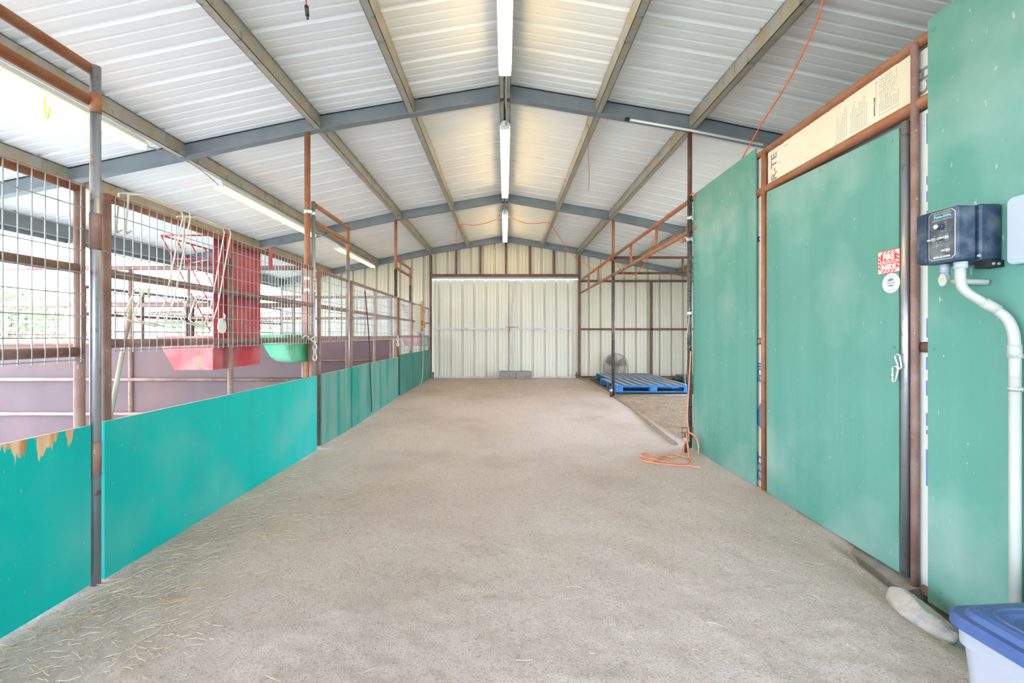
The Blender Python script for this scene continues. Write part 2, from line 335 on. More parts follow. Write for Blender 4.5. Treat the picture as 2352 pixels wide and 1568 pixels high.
def spline(pts, n=8):
    P = [Vector(p) for p in pts]; out = []
    for i in range(len(P)-1):
        p0 = P[max(i-1, 0)]; p1 = P[i]; p2 = P[i+1]; p3 = P[min(i+2, len(P)-1)]
        for j in range(n):
            t = j/n; out.append(.5*((2*p1)+(-p0+p2)*t+(2*p0-5*p1+4*p2-p3)*t*t+(-p0+3*p1-3*p2+p3)*t**3))
    out.append(P[-1]); return out
def at(px, py, Y): return Vector(((px-CX)*Y/F, Y, EYE-(py-CY)*Y/F))   # measured point of the photograph at a known depth
def lerp(a, b, t): return a+(b-a)*t
def sstep(t): t = max(0, min(1, t)); return t*t*(3-2*t)
def zf(x, y):
    z = .06*sstep((y-5)/3)
    if x > 1.6 and y < 2.5: z -= .05*sstep((x-1.6)/.2)*sstep((2.3-y)/.6)+.11*sstep((x-1.80)/.07)*sstep((2.45-y)/.35)
    return z
def znoise(x, y):
    p = Vector((x, y, 0)); return .010*noise.noise(p*1.3)+.006*noise.noise(p*5)+.004*noise.noise(p*17)+.002*noise.noise(p*45)
def zfl(x, y): return zf(x, y)+znoise(x, y)

# ------------------------------------------------------------------ the place: dimensions
XL, XR = -5.75, 5.75
Y0, YE = -5.65, 11.0  # front end set one unseen bay farther back to dim the near daylight
RAF = [4.37, 7.71, 11.0]
KN = [(0, 3.57), (1.9, 3.25), (3.3, 2.955), (4.45, 2.715), (5.75, 2.45), (6.0, 2.40)]
def zr(x):
    x = abs(x)
    for (a, za), (b, zb) in zip(KN, KN[1:]):
        if x <= b: return lerp(za, zb, (x-a)/(b-a))
    return KN[-1][1]
DEP = .14

# ------------------------------------------------------------------ setting
def grid(xs, ys, zfun):
    mb = MB(); nx = len(xs)
    vs = [(x, y, zfun(x, y)) for y in ys for x in xs]
    fs = [(j*nx+i, j*nx+i+1, (j+1)*nx+i+1, (j+1)*nx+i) for j in range(len(ys)-1) for i in range(nx-1)]
    return mb.add(vs, fs, True)
ys = []; y = Y0
while y < 11.3: ys.append(y); y += .06 if y < 1.2 else max(.012, .012*y)
xs = []; x = -5.9
while x < 5.95: xs.append(x); x += .022 if abs(x) < 2.1 else .08
ob('floor', grid(xs, ys, zfl), 'floor', kind='structure', loc=(0, 0, 0))
gx = [-70+2*i for i in range(71)]; gy = [-40+2*i for i in range(66)]
ob('ground', grid(gx, gy, lambda x, y: -.03+.15*noise.noise(Vector((x*.1, y*.1, 0)))*(min(1, max(abs(x)-6, 0, y-12, -3-y)/8))-(.06 if abs(x) < 6 and -2.4 < y < 11 else 0)), 'outside', kind='structure', loc=(0, 0, 0))

def ribs(a, b, per=.305, off=0.0, rise=.030, minor=.005):
    """profile of ribbed sheet steel: (position, depth) pairs"""
    out = []; k = math.floor((a-off)/per)-1
    while True:
        s = off+k*per
        if s > b: break
        for t, d in ((0, 0), (.012 if rise > .035 else .020, rise), (.050, rise), (.064, 0), (.130, 0), (.138, minor), (.152, minor), (.160, 0), (.220, 0), (.228, minor), (.242, minor), (.250, 0)):
            if a <= s+t <= b: out.append((s+t, d))
        k += 1
    if out[0][0] > a+1e-4: out.insert(0, (a, 0))
    if out[-1][0] < b-1e-4: out.append((b, 0))
    return out
def roof():
    mb = MB(); pr = ribs(Y0-.2, YE+.12, off=.05, rise=.020, minor=.004)
    for s in (-1, 1):
        vs = []; K = [k[0] for k in KN]; n = len(K)
        for (y, d) in pr:
            for x in K: vs.append((s*x, y, zr(x)+DEP+d))
        fs = [(j*n+i, j*n+i+1, (j+1)*n+i+1, (j+1)*n+i) for j in range(len(pr)-1) for i in range(n-1)]
        mb.add(vs, fs)
    return mb
ob('ceiling', roof(), 'sheet', kind='structure', label='white ribbed sheet steel roof seen from below')

def vsheet(x0, x1, ztop, zbot, y=None, x=None, off=0.0, rise=.055):
    """upright ribbed sheet: on plane y (ribs recess to +y) or plane x"""
    mb = MB(); pr = ribs(x0, x1, off=off, rise=rise, minor=.008); vs = []
    for (a, d) in pr:
        zt = ztop(a) if callable(ztop) else ztop
        for z in (zbot, zt): vs.append((a, y+d, z) if y is not None else (x+d, a, z))
    mb.add(vs, [(2*j, 2*j+2, 2*j+3, 2*j+1) for j in range(len(pr)-1)]); return mb
YW = 11.06
wb_ = MB()
for a, b, zb in ((-6.0, -1.90, 0.0), (1.90, 6.0, 0.0), (-1.90, 1.90, 2.70)):
    m_ = vsheet(a, b, lambda x: zr(x)+DEP+.02, zb, y=YW, off=.0); wb_.add(m_.v, m_.f)
ob('wall_back', wb_, 'wallsheet', kind='structure', label='cream ribbed sheet steel end wall')
_wr = vsheet(Y0, 4.4, 2.6, 0, x=5.80); _w2 = vsheet(7.71, YE, 2.6, 0, x=5.80); _wr.add(_w2.v, _w2.f)  # unseen; gap between the two runs added to let daylight onto the end wall
ob('wall_right', _wr, 'wallsheet', kind='structure')

wf_ = MB()
for a, b, zb in ((-6.0, -2.6, 0.0), (2.6, 6.0, 0.0), (-2.6, 2.6, 2.9)):
    m_ = vsheet(a, b, lambda x: zr(x)+DEP+.02, zb, y=Y0-.1, off=.0); wf_.add(m_.v, m_.f)
ob('wall_front_light_block', wf_, 'wallsheet', kind='structure')  # unseen front wall, added to cut daylight from behind the camera
# sliding end doors
def sliding(n, x0, x1, label):
    o = thing('door_%d' % n, label, 'door', ((x0+x1)/2, 11.12, .06), kind='structure')
    ob('door_sheet', vsheet(x0, x1, 2.612, .055, y=11.10, off=.08, rise=.050), 'doorsheet', o)
    ob('middle_rail', MB().box(max(x0, -1.89)+.01, x1-.02, 11.06, 11.098, 1.31, 1.35), 'white_tube', o)
    ob('bottom_rail', MB().box(x0+.01, x1-.01, 11.06, 11.098, .06, .10), 'white_tube', o)
    return o
d1 = sliding(1, -1.935, .20, 'left leaf of the pale ribbed steel sliding end door')
ob('closing_stile', MB().box(.125, .193, 11.04, 11.098, .06, 2.56), 'white_tube', d1)
d2 = sliding(2, .195, 1.81, 'right leaf of the pale ribbed steel sliding end door')
ob('closing_stile', MB().box(.196, .262, 11.04, 11.098, .06, 2.56), 'white_tube', d2)
ob('latch', MB().box(.02, .35, 11.025, 11.04, 1.365, 1.38).box(.10, .13, 11.02, 11.04, 1.27, 1.38), 'rust', d2)
ob('trim_1', MB().box(1.79, 1.93, 11.05, 11.12, .06, 2.6), 'doorsheet', kind='structure')
tr = MB().box(-1.89, 1.89, 11.045, 11.06, 2.622, 2.665).box(-1.89, 1.89, 10.99, 11.08, 2.66, 2.668)
tag(ob('door_track', tr, 'galv'), 'galvanised door track across the top of the end doors', 'door track')
def tag_box(name, mb, m, label, cat, group=None): return tag(ob(name, mb, m), label, cat, group)
fr = thing('end_wall_frame', 'rust brown steel tube frame welded around the end door opening', 'frame', (0, 11, .06))
ob('header', MB().box(-1.93, 1.93, 10.95, 11.03, 2.67, 2.735), 'rust_dark', fr)
for x in (-1.915, 1.915): ob('door_post', MB().box(x-.03, x+.03, 10.96, 11.03, .05, zr(x)-.02), 'rust_dark', fr)
for x in (-1.257, -.634, .02, .65, 1.27): ob('stud', MB().box(x-.024, x+.024, 10.98, 11.03, 2.735, zr(x)-.01), 'rust_dark', fr)
gf = thing('wall_girt_frame', 'dark rust tube girts on the end wall behind the blue pallets', 'frame', (3.8, 11, .06))
for z in (2.56, 1.32): ob('girt', MB().box(1.95, 5.74, 10.99, 11.035, z-.025, z+.025), 'rust_dark', gf)
ob('upright', MB().box(3.755, 3.805, 10.99, 11.035, .06, 2.54), 'rust_dark', gf)
ob('sill_rail', MB().box(1.95, 5.74, 10.99, 11.035, .06, .11), 'rust_dark', gf)

# ------------------------------------------------------------------ roof steel
def cbeam_x(xa, xb, yc, s):
    """rafter lying across the barn, C section open to the far side, between x=xa and xb on side s"""
    mb = MB(); ks = [xa]+[k[0] for k in KN if xa < k[0] < xb]+[xb]
    for a, b in zip(ks, ks[1:]):
        za, zb = zr(a), zr(b)
        for (y0, y1, z0, z1) in ((yc-.035, yc-.030, 0, DEP), (yc-.035, yc+.035, 0, .005), (yc-.035, yc+.035, DEP-.005, DEP), (yc-.052, yc-.035, -.004, .012)):
            p = [(s*a, y0, za+z0), (s*b, y0, zb+z0), (s*b, y1, zb+z0), (s*a, y1, za+z0), (s*a, y0, za+z1), (s*b, y0, zb+z1), (s*b, y1, zb+z1), (s*a, y1, za+z1)]
            mb.hexa(p)
        mb.hexa([(s*a, yc+.030, za+DEP-.03), (s*b, yc+.030, zb+DEP-.03), (s*b, yc+.035, zb+DEP-.03), (s*a, yc+.035, za+DEP-.03),
                 (s*a, yc+.030, za+DEP), (s*b, yc+.030, zb+DEP), (s*b, yc+.035, zb+DEP), (s*a, yc+.035, za+DEP)])
    return mb
RN = ['nearest', 'middle', 'farthest']
for i, y in enumerate(RAF):
    for s, sn in ((-1, 'left'), (1, 'right')):
        yy = y-.04 if i == 2 else y
        where = {0: 'first rafter from the camera', 1: 'second rafter from the camera', 2: 'rafter lying against the cream end wall'}[i]
        tag(ob('roof_rafter', cbeam_x(.06, 5.73, yy, s), 'rafter'), 'blue grey steel C %s, slope %s of the ridge' % (where, sn), 'rafter')
PX = [.95, 1.9, 3.27, 4.45]
PNAME = {0: 'next to the ridge', 1: 'second from ridge', 2: 'third from ridge', 3: 'fourth from ridge'}
BAYS = [(Y0, RAF[0]-.04), (RAF[0]+.04, RAF[1]-.04), (RAF[1]+.04, RAF[2]-.08)]
BN = ['before the first rafter', 'between the rafters', 'by the end wall']
for bi, (a, b) in enumerate(BAYS):
    for s, sn in ((-1, 'left'), (1, 'right')):
        for k, x in enumerate(PX):
            if s == 1 and k == 3 and bi == 0: continue
            z = zr(x)+.002; mb = MB(); c = s*x; w = .032; e = .003
            # C section with web on the ridge side
            mb.box(c-s*w, c-s*(w-.004), a, b, z, z+DEP-.006); mb.box(c-w, c+w, a, b, z, z+.004); mb.box(c-w, c+w, a, b, z+DEP-.010, z+DEP-.006)
            mb.box(c+s*(w-.004), c+s*w, a, b, z, z+.02)
            tag(ob('roof_purlin', mb, 'purlin'), 'galvanised purlin %s, %s slope, %s' % (PNAME[k], sn, BN[bi]), 'purlin')
    mb = MB()
    for s in (-1, 1):
        mb.box(s*.055, s*.051, a, b, 3.565, 3.70); mb.box(min(s*.055, s*.012), max(s*.055, s*.012), a, b, 3.565, 3.569); mb.box(s*.012, s*.015, a, b, 3.565, 3.585)
    tag(ob('ridge_purlin', mb, 'purlin'), 'galvanised double ridge purlin %s' % BN[bi], 'purlin')
eb = MB().box(-5.80, -5.70, Y0, YE, 2.43, 2.60).box(-5.83, -5.80, Y0, YE, 2.38, 2.60)
tag(ob('eave_beam', eb, 'rafter'), 'blue grey steel eave beam along the open side', 'beam')
for y in (1.03, 5.68, 7.71, 10.9):
    if y == 1.03: continue
    tag(ob('eave_post', MB().box(-5.79, -5.71, y-.04, y+.04, -.03, 2.43), 'steel'),
        {5.68: 'grey square post under the eave beside the paired fence posts', 7.71: 'grey square eave post in line with the second rafter', 10.9: 'grey square eave post at the corner of the end wall'}[y], 'post')

# ------------------------------------------------------------------ pipework
def mesh_panel_y(x, y0, y1, z0, z1, dy=.0508, dz=.1, r=.0026, n=5):
    mb = MB(); y = y0; k = int(round((y1-y0)/dy))
    for i in range(k+1): y = lerp(y0, y1, i/k); mb.path([(x, y, z0-.01), (x, y, z1+.006)], r, n, cap=False)
    k = int(round((z1-z0)/dz))
    for i in range(k+1): z = lerp(z0, z1, i/k); mb.path([(x+.004, y0-.008, z), (x+.004, y1+.008, z)], r, n, cap=False)
    return mb
def mesh_panel_x(y, x0, x1, z0, z1, dx=.0762, dz=.1, r=.0022, n=4):
    mb = MB(); k = int(round((x1-x0)/dx))
    for i in range(k+1): x = lerp(x0, x1, i/k); mb.path([(x, y, z0), (x, y, z1)], r, n, cap=False)
    k = int(round((z1-z0)/dz))
    for i in range(k+1): z = lerp(z0, z1, i/k); mb.path([(x0, y+.004, z), (x1, y+.004, z)], r, n, cap=False)
    return mb
XP = -1.95
def pipe(p, q, r=.022, n=14): return MB().tube(p, q, r, n)
def stall_front(name, label, cat, y0, y1, mids, plys, pm, zlow=1.115, ztop=1.835, zmid=1.465, meshz=None, hinge=False, pt=.745, rm='rust_dusty', rtop='rust', group=None):
    zb = zf(XP, (y0+y1)/2)
    o = thing(name, label, cat, (XP, (y0+y1)/2, zb), group)
    ob('top_rail', pipe((XP, y0, ztop), (XP, y1, ztop)), rtop, o)
    ob('middle_rail', pipe((XP, y0, zmid), (XP, y1, zmid)), rm, o)
    ob('lower_rail', pipe((XP, y0, zlow), (XP, y1, zlow)), rm, o)
    ob('bottom_rail', pipe((XP, y0, zb+.035), (XP, y1, zb+.035)), 'rust_dark', o)
    for y in (y0, y1): ob('stile', pipe((XP, y, zb+.01), (XP, y, ztop+.015), .0205), rm, o)
    for y in mids: ob('upright', pipe((XP, y, zb+.02), (XP, y, ztop-.01), .018), rm, o)
    mz = meshz or (zlow-.035, ztop+.005)
    ob('wire_mesh', mesh_panel_y(XP+.027, y0+.02, y1-.02, *mz), 'weld', o, label='square galvanised welded wire mesh')
    for (a, b, top, bot) in plys:
        pl = ob('plywood_panel', MB().box(XP+.024, XP+.040, a, b, bot, top), pm, o, label='teal painted plywood kickboard')
        ob('raw_edge', MB().box(XP+.0235, XP+.0395, a+.001, b-.001, top, top+.0015), 'ply_edge', pl)
    return o
g1 = stall_front('stall_gate', 'stall gate with teal kickboard whose paint has flaked off the top edge', 'gate', 1.06, 1.955, [], [(1.03, 1.968, .745, .012)], 'teal_chip', zlow=1.085)
f1 = stall_front('stall_fence', 'long stall front with bright teal kickboard and red feeder behind', 'stall front', 2.085, 4.30, [3.03], [(2.036, 4.335, .748, -.002)], 'teal', zlow=1.12)
g2 = stall_front('stall_gate', 'stall gate with streaked faded teal kickboard under an orange brown overhead frame', 'gate', 4.47, 5.27, [], [(4.45, 5.30, .755, .01)], 'teal_fade', zlow=1.13)
f2 = stall_front('stall_fence', 'middle stall front with two faded teal kickboards and a hanging black strap', 'stall front', 5.40, 7.62, [6.37], [(5.33, 5.74, .765, .01), (5.745, 7.65, .77, .02)], 'teal_fade', zlow=1.13)
g3 = stall_front('stall_gate', 'dull dark teal stall gate beyond the middle stall front', 'gate', 7.80, 8.78, [], [(7.77, 8.80, .81, .07)], 'teal_dark', meshz=(.86, 1.84), rm='rust', zlow=1.14)
f3 = stall_front('stall_fence', 'last stall front against the end wall, with a tan halter hung on it', 'stall front', 8.90, 10.90, [9.85], [(8.83, 10.94, .80, .075)], 'teal_dark', meshz=(.86, 1.84), rm='rust', zlow=1.14)

def post(x, y, ztop, label, lowm='steel', upm='rust', zsplit=1.9, r=.028, bands=(), foot=False):
    zb = zf(x, y)-.01; o = thing('pipe_post', label, 'post', (x, y, zb))
    if zsplit and zsplit < ztop:
        ob('lower_sleeve', pipe((x, y, zb), (x, y, zsplit), r), lowm, o, label='dull steel lower length')
        ob('upper_pipe', pipe((x, y, zsplit-.02), (x, y, ztop), r*.93), upm, o, label='rust brown upper length')
    else: ob('shaft', pipe((x, y, zb), (x, y, ztop), r), lowm, o)
    for z in bands: ob('clamp_band', MB().tube((x, y, z), (x, y, z+.035), r+.004, 14).box(x-.008, x+.008, y-r-.03, y-r, z+.005, z+.03), 'zinc', o)
    if foot: ob('foot_stub', pipe((x+foot, y-.05, zb), (x+foot, y-.05, zb+.19), .022), 'steel_dark', o); ob('tape_band', pipe((x+foot, y-.05, zb+.11), (x+foot, y-.05, zb+.145), .024), 'tape', o)
    return o
post(-1.92, 2.0, 2.42, 'steel pipe post beside the flaked teal gate, nearest post of the stall row', zsplit=None, r=.021)
np_ = [o for o in C.objects if o.name == 'pipe_post'][0]
ob('weld_sleeve', pipe((-1.92, 2.0, 1.56), (-1.92, 2.0, 1.73), .0225), 'rust_dusty', np_)
ob('weld_collar', pipe((-1.92, 2.0, 2.20), (-1.92, 2.0, 2.29), .0225), 'rust', np_)
ob('low_sleeve', pipe((-1.92, 2.0, .50), (-1.92, 2.0, .66), .0222), 'rust_dusty', np_)
mp4 = thing('pipe_post', 'rust brown post and slim steel pipe clamped together under the first rafter, stall side', 'post', (-2.01, 4.36, -.01))
ob('rust_pipe', pipe((-2.015, 4.35, -.01), (-2.015, 4.35, 3.235), .029), 'rust', mp4); ob('steel_pipe', pipe((-1.965, 4.375, -.01), (-1.965, 4.375, 2.53), .020), 'steel', mp4)
for z in (1.60, 1.72, 2.40): ob('clamp_band', MB().tube((-2.015, 4.35, z), (-2.015, 4.35, z+.04), .032, 14).tube((-1.965, 4.375, z-.01), (-1.965, 4.375, z+.03), .0235, 14).box(-2.02, -1.96, 4.325, 4.335, z, z+.03), 'zinc', mp4)
ob('foot_stub', pipe((-1.955, 4.31, -.01), (-1.955, 4.31, .18), .022), 'steel_dark', mp4); ob('tape_band', pipe((-1.955, 4.31, .10), (-1.955, 4.31, .135), .024), 'tape', mp4)
post(-1.965, 5.335, 2.52, 'steel post on the far side of the streaked teal gate', zsplit=2.1, upm='rust', lowm='steel', r=.024)
post(-1.975, 7.71, 3.24, 'dark pipe post reaching the second rafter on the stall side', lowm='steel_dark', zsplit=2.35, foot=.03, r=.03)
post(-1.965, 8.84, 2.50, 'slim steel post past the dull dark teal gate', lowm='steel_dark', upm='rust', zsplit=2.2, r=.024)

def over(label, x, ya, yb, za, zb, m='rust', struts=(), r=.025, name='overhead_rail'):
    o = thing(name, label, 'overhead rail', (x, (ya+yb)/2, zb))
    ob('top_rail', pipe((x, ya, za), (x, yb, za), r), m, o); ob('lower_rail', pipe((x, ya, zb), (x, yb, zb), r), m, o)
    for y in struts: ob('strut', pipe((x, y, zb), (x, y, za), r*.8), m, o)
    return o
over('pair of rust brown overhead pipes joined to the nearest steel post', -1.94, Y0+1.3, 2.0, 2.405, 2.255)
over('pair of orange brown overhead pipes above the streaked teal gate', -1.965, 4.40, 5.335, 2.505, 2.325)
over('pair of brown overhead pipes above the dull dark teal gate', -1.955, 7.74, 8.84, 2.53, 2.375)
over('rusty double overhead rail running from the green wall to the middle post', 1.945, 4.30, 7.68, 2.575, 2.25, struts=(5.48, 6.59))
over('rusty double overhead rail running from the middle post to the end wall', 1.945, 7.75, 10.96, 2.575, 2.255, struts=(8.9, 9.95))
cr = thing('overhead_rail', 'dark rust double rail crossing above the pallet bay from the middle post', 'overhead rail', (3.8, 7.71, 2.28))
ob('top_rail', pipe((1.97, 7.71, 2.565), (5.74, 7.71, 2.565), .022), 'rust_dark', cr); ob('lower_rail', pipe((1.97, 7.71, 2.285), (5.74, 7.71, 2.285), .022), 'rust_dark', cr)
for x in (3.21, 4.5): ob('strut', pipe((x, 7.71, 2.285), (x, 7.71, 2.565), .018), 'rust_dark', cr)

post(1.905, 4.40, 3.24, 'pipe post at the corner of the green wall, under the first rafter', lowm='steel_dark', upm='rust_dark', zsplit=2.6, r=.024, bands=(2.35, 2.13, 1.37))
post(1.955, 7.71, 3.24, 'dark post standing in front of the metal fan and pallets', lowm='steel_dark', upm='rust', zsplit=2.6, foot=-.05, r=.03)
cp = [o for o in C.objects if o.name.startswith('pipe_post')][-2]
ob('stub_arm', pipe((1.795, 4.36, 2.125), (1.89, 4.40, 2.15), .022), 'rust', cp); ob('arm_clamp', MB().tube((1.845, 4.382, 2.138), (1.90, 4.40, 2.152), .027, 12), 'zinc', cp)
stub = thing('pipe_stub', 'short pipe stub banded with pale tape at the foot of the green wall', 'pipe', (1.80, 4.22, 0))
ob('stub', pipe((1.80, 4.22, -.01), (1.795, 4.22, .20), .024), 'steel_dark', stub); ob('tape_band', pipe((1.798, 4.22, .115), (1.797, 4.22, .15), .0262), 'tape', stub)
gr_ = MB().path([(1.80, 4.50, .006), (1.88, 5.5, .012), (1.945, 6.5, .03), (1.95, 7.64, .055)], .026, 10)
tag(ob('ground_pipe', gr_, 'ground_pipe'), 'dusty pipe lying on the ground between the taped stub and the dark post', 'pipe')
gr_ = MB().path([(1.95, 7.80, .065), (1.96, 9, .07), (1.93, 10.92, .07)], .026, 10)
tag(ob('ground_pipe', gr_, 'ground_pipe'), 'dusty ground pipe running from the dark post to the end wall', 'pipe')
gr_ = MB().path([(2.02, 7.73, .065), (3.3, 7.73, .07), (5.7, 7.73, .065)], .026, 10)
tag(ob('ground_pipe', gr_, 'ground_pipe'), 'dark pipe on the ground crossing in front of the blue pallets', 'pipe')
tag(ob('rubber_mat', MB().box(2.12, 5.2, 7.93, 10.7, .060, .078), 'black'), 'black rubber mat under the blue pallets', 'mat')

# partitions between the stalls
def partition(y, label, xs_, bright=True):
    o = thing('stall_partition', label, 'partition', (-3.87, y, 0)); xa, xb = -5.70, -2.04
    for nm, z, r in (('top_rail', 1.85, .024), ('middle_rail', 1.47, .024), ('sheet_cap_rail', 1.085, .026)):
        ob(nm, pipe((xa, y, z), (xb, y, z), r), 'rust_dusty' if z > 1.1 else 'rust', o)
    for z in (.71, .36): ob('sheet_rail', pipe((xa, y-.02, z), (xb, y-.02, z), .018), 'rust_dusty', o)
    ob('oxide_sheet', MB().box(xa, xb, y+.001, y+.004, .04, 1.07), 'purple', o, label='purple brown oxide coated steel sheet')
    for x in xs_: ob('upright', pipe((x, y, .0), (x, y, 1.85), .024), 'rust_dusty', o)
    ob('wire_mesh', mesh_panel_x(y+.026, xa, xb, 1.10, 1.85), 'wire_dark', o)
    return o
partition(4.37, 'purple brown sheet and wire mesh partition behind the red feeder', (-5.68, -3.83, -2.06))
partition(7.71, 'farther purple brown sheet partition dividing the middle and last stalls', (-5.68, -3.83, -2.06))
def side_fence(y0, y1, label, nm='side_fence'):
    x = -5.70; o = thing(nm, label, 'fence', (x, (y0+y1)/2, 0))
    for z in (1.82, 1.45, 1.09): ob('rail', pipe((x, y0, z), (x, y1, z), .022), 'rust_dark', o)
    ob('oxide_sheet', MB().box(x-.004, x-.001, y0, y1, .03, 1.07), 'purple', o)
    for y in (y0, (y0+y1)/2, y1): ob('upright', pipe((x, y, -.02), (x, y, 1.84), .024), 'rust_dark', o)
    ob('wire_mesh', mesh_panel_y(x+.025, y0, y1, 1.09, 1.82, .0762, .1, .002, 4), 'wire_dark', o)
side_fence(5.78, 7.64, 'outer mesh fence of the middle stall, between the eave posts')
side_fence(7.79, 10.85, 'outer mesh fence of the last stall, ending at the end wall')
def pen(label, p, q, rails=(1.81, 1.62, 1.43, 1.09, .7, .35), posts=3, m='rust_dusty', mesh=True):
    p, q = Vector(p), Vector(q); o = thing('pen_fence', label, 'fence', (p+q)/2)
    for z in rails: ob('rail', pipe(p+Vector((0, 0, z)), q+Vector((0, 0, z)), .02, 8), m, o)
    for i in range(posts): c = p.lerp(q, i/(posts-1)); ob('post', pipe(c, c+Vector((0, 0, 1.85)), .03, 8), m, o)
    if mesh:
        mb = MB(); n = int((q-p).length/.1)
        for i in range(n+1): c = p.lerp(q, i/n); mb.path([c+Vector((0, -.03, .3)), c+Vector((0, -.03, 1.8))], .0025, 3, cap=False)
        for k in range(13): mb.path([p+Vector((0, -.03, .3+.125*k)), q+Vector((0, -.03, .3+.125*k))], .0025, 3, cap=False)
        ob('wire_mesh', mb, 'wire_dark', o)
pen('outdoor pen fence of brown pipe straight beyond the stall with the feeder', (-9.4, 8.0, -.02), (-5.9, 8.0, -.02))
pen('long dark outdoor fence running away parallel to the barn', (-9.6, 8.2, -.02), (-9.6, 20, -.02), rails=(1.8, 1.2, .6), posts=6, m='rust_dark', mesh=False)
pen('distant outdoor cross fence behind the barn corner', (-16, 16, -.02), (-6, 16, -.02), rails=(1.7, 1.3, .9, .5), posts=6, m='rust_dark', mesh=False)
pen('near outdoor pen fence of dark pipe at the frame edge', (-12, 6.3, -.02), (-9.2, 6.3, -.02), rails=(1.7, 1.3, .9, .5), posts=3, m='rust_dark', mesh=False)

# ------------------------------------------------------------------ tack room on the right
tw = MB().box(1.99, 5.79, 4.33, 4.36, 0, 2.6)
ob('wall_tack_room', MB().box(2.02, 2.03, .70, 4.33, -.1, 2.56).box(1.99, 5.79, 4.31, 4.34, 0, 2.56).box(2.02, 5.79, .70, .73, 0, 2.56), 'foam', kind='structure')
ob('ceiling_tack_room', MB().box(1.99, 5.79, .70, 4.34, 2.57, 2.59), 'wood', kind='structure')
tf = thing('door_surround_pipework', 'rust brown welded pipe frame around the green tack room door', 'frame', (1.95, 2.6, 0))
ob('top_rail', pipe((1.965, .75, 2.545), (1.965, 4.34, 2.545), .026), 'rust', tf)
ob('header_rail', pipe((1.962, .75, 2.245), (1.962, 4.34, 2.262), .030), 'rust', tf)
ob('near_post', pipe((1.94, 2.020, -.06), (1.94, 2.020, 2.54), .0155), 'rust_dusty', tf); ob('far_post', pipe((1.945, 3.205, -.01), (1.945, 3.205, 2.54), .019), 'rust', tf)
ob('middle_rail', MB().tube((1.97, .75, 1.105), (1.97, 2.0, 1.105), .024).tube((1.97, 3.2, 1.115), (1.97, 4.34, 1.115), .022), 'rust_dusty', tf)
ob('bottom_rail', MB().tube((1.97, .75, -.04), (1.97, 2.0, -.03), .026), 'rust_dusty', tf)
M['green_gloss'] = M['green']
def wallboard(y0, y1, z0, z1, label, bolts):
    o = tag(ob('plywood_wallboard', MB().box(1.93, 1.942, y0, y1, z0, z1), 'green'), label, 'panel')
    for (y, z) in bolts: ob('bolt', MB().disc((1.9301, y, z), (-1, 0, 0), .011, .004, 10).disc((1.927, y, z), (-1, 0, 0), .005, .003, 6), 'green', o)
    return o
wallboard(3.289, 4.375, -.02, 2.60, 'dusty green plywood wall panel between the corner post and the tack room door', [(4.33, 2.54), (3.33, 2.54), (3.34, 1.13)])
wallboard(.73, 1.948, -.055, 2.60, 'large dusty green plywood wall panel behind the black control box', [(1.925, 2.54), (1.925, 1.10), (1.90, .02)])
dr = thing('door_3', 'dusty green plywood tack room door with warning stickers', 'door', (1.93, 2.6, 0), kind='structure')
ob('door_panel', MB().hexa([(1.930, 2.090, .0), (1.936, 2.090, .0), (1.942, 3.145, .005), (1.930, 3.145, .005), (1.930, 2.090, 2.175), (1.936, 2.090, 2.175), (1.942, 3.145, 2.215), (1.930, 3.145, 2.215)]), 'green', dr)
ob('latch_stile', MB().tube((1.935, 2.060, .0), (1.935, 2.060, 2.19), .0185, 16), 'steel', dr, label='scuffed steel pipe stile')
ob('door_frame', MB().tube((1.955, 3.165, .0), (1.955, 3.165, 2.2), .016).tube((1.965, 2.08, 2.17), (1.965, 3.165, 2.20), .016).tube((1.965, 2.08, 1.10), (1.965, 3.165, 1.10), .018).tube((1.965, 2.085, .02), (1.965, 2.085, 2.18), .016), 'rust', dr)
ob('door_insulation', MB().box(1.948, 1.96, 2.085, 3.13, .02, 2.15), 'foam', dr)
for (y, z) in ((2.13, 2.13), (2.62, 2.17), (3.11, 2.18), (2.12, 1.10), (3.12, 1.12)):
    ob('bolt', MB().disc((1.9301, y, z), (-1, 0, 0), .010, .004, 10).disc((1.927, y, z), (-1, 0, 0), .005, .003, 6), 'green', dr)
tag(ob('door_sill', MB().hexa([(1.86, 2.0, -.10), (2.0, 2.0, -.10), (2.0, 3.2, -.08), (1.90, 3.2, -.08), (1.885, 2.0, -.035), (2.0, 2.0, -.01), (2.0, 3.2, .0), (1.915, 3.2, -.005)]), 'concrete'), 'rough concrete sill under the tack room door', 'sill')

# foam boards with print
def foam(y0, y1, z0, z1, x=1.9625, m='foam', label='', jag=False, t=.02):
    mb = MB()
    if jag:
        poly = [(y0, z0), (y1, z0)]; n = 40; rr = random.Random(3)
        for i in range(n+1): poly.append((lerp(y1, y0, i/n), z1+rr.uniform(-.006, .003)))
        mb.prism(poly, x, x+t, 'x')
    else: mb.box(x, x+t, y0, y1, z0, z1)
    return tag(ob('insulation_board', mb, m), label, 'insulation')
FX = 1.962
fb = foam(2.045, 3.185, 2.285, 2.522, m='foam_warm', label='long cream foam board printed with small text above the tack room door', jag=True)
txt('R-TE', .088, 'print_grey', fb, (FX, 3.085, 2.290), (0, 0, 1), (0, 1, 0), bold=.002, sx=1.12)
lines = MB(); rr = random.Random(5)
for k in range(17):                                   # lines of print too small to read: small dashes, set in rows
    y = 2.52-.0115*k-(.02 if k > 6 else 0); z = 2.30; end = 2.30+rr.uniform(.08, .19)
    while z < end: w = rr.uniform(.004, .014); lines.box(FX-.0003, FX, y, y+.0022, z, z+w); z += w+.003
ob('small_print', lines, 'print_faint', fb)
lines = MB()
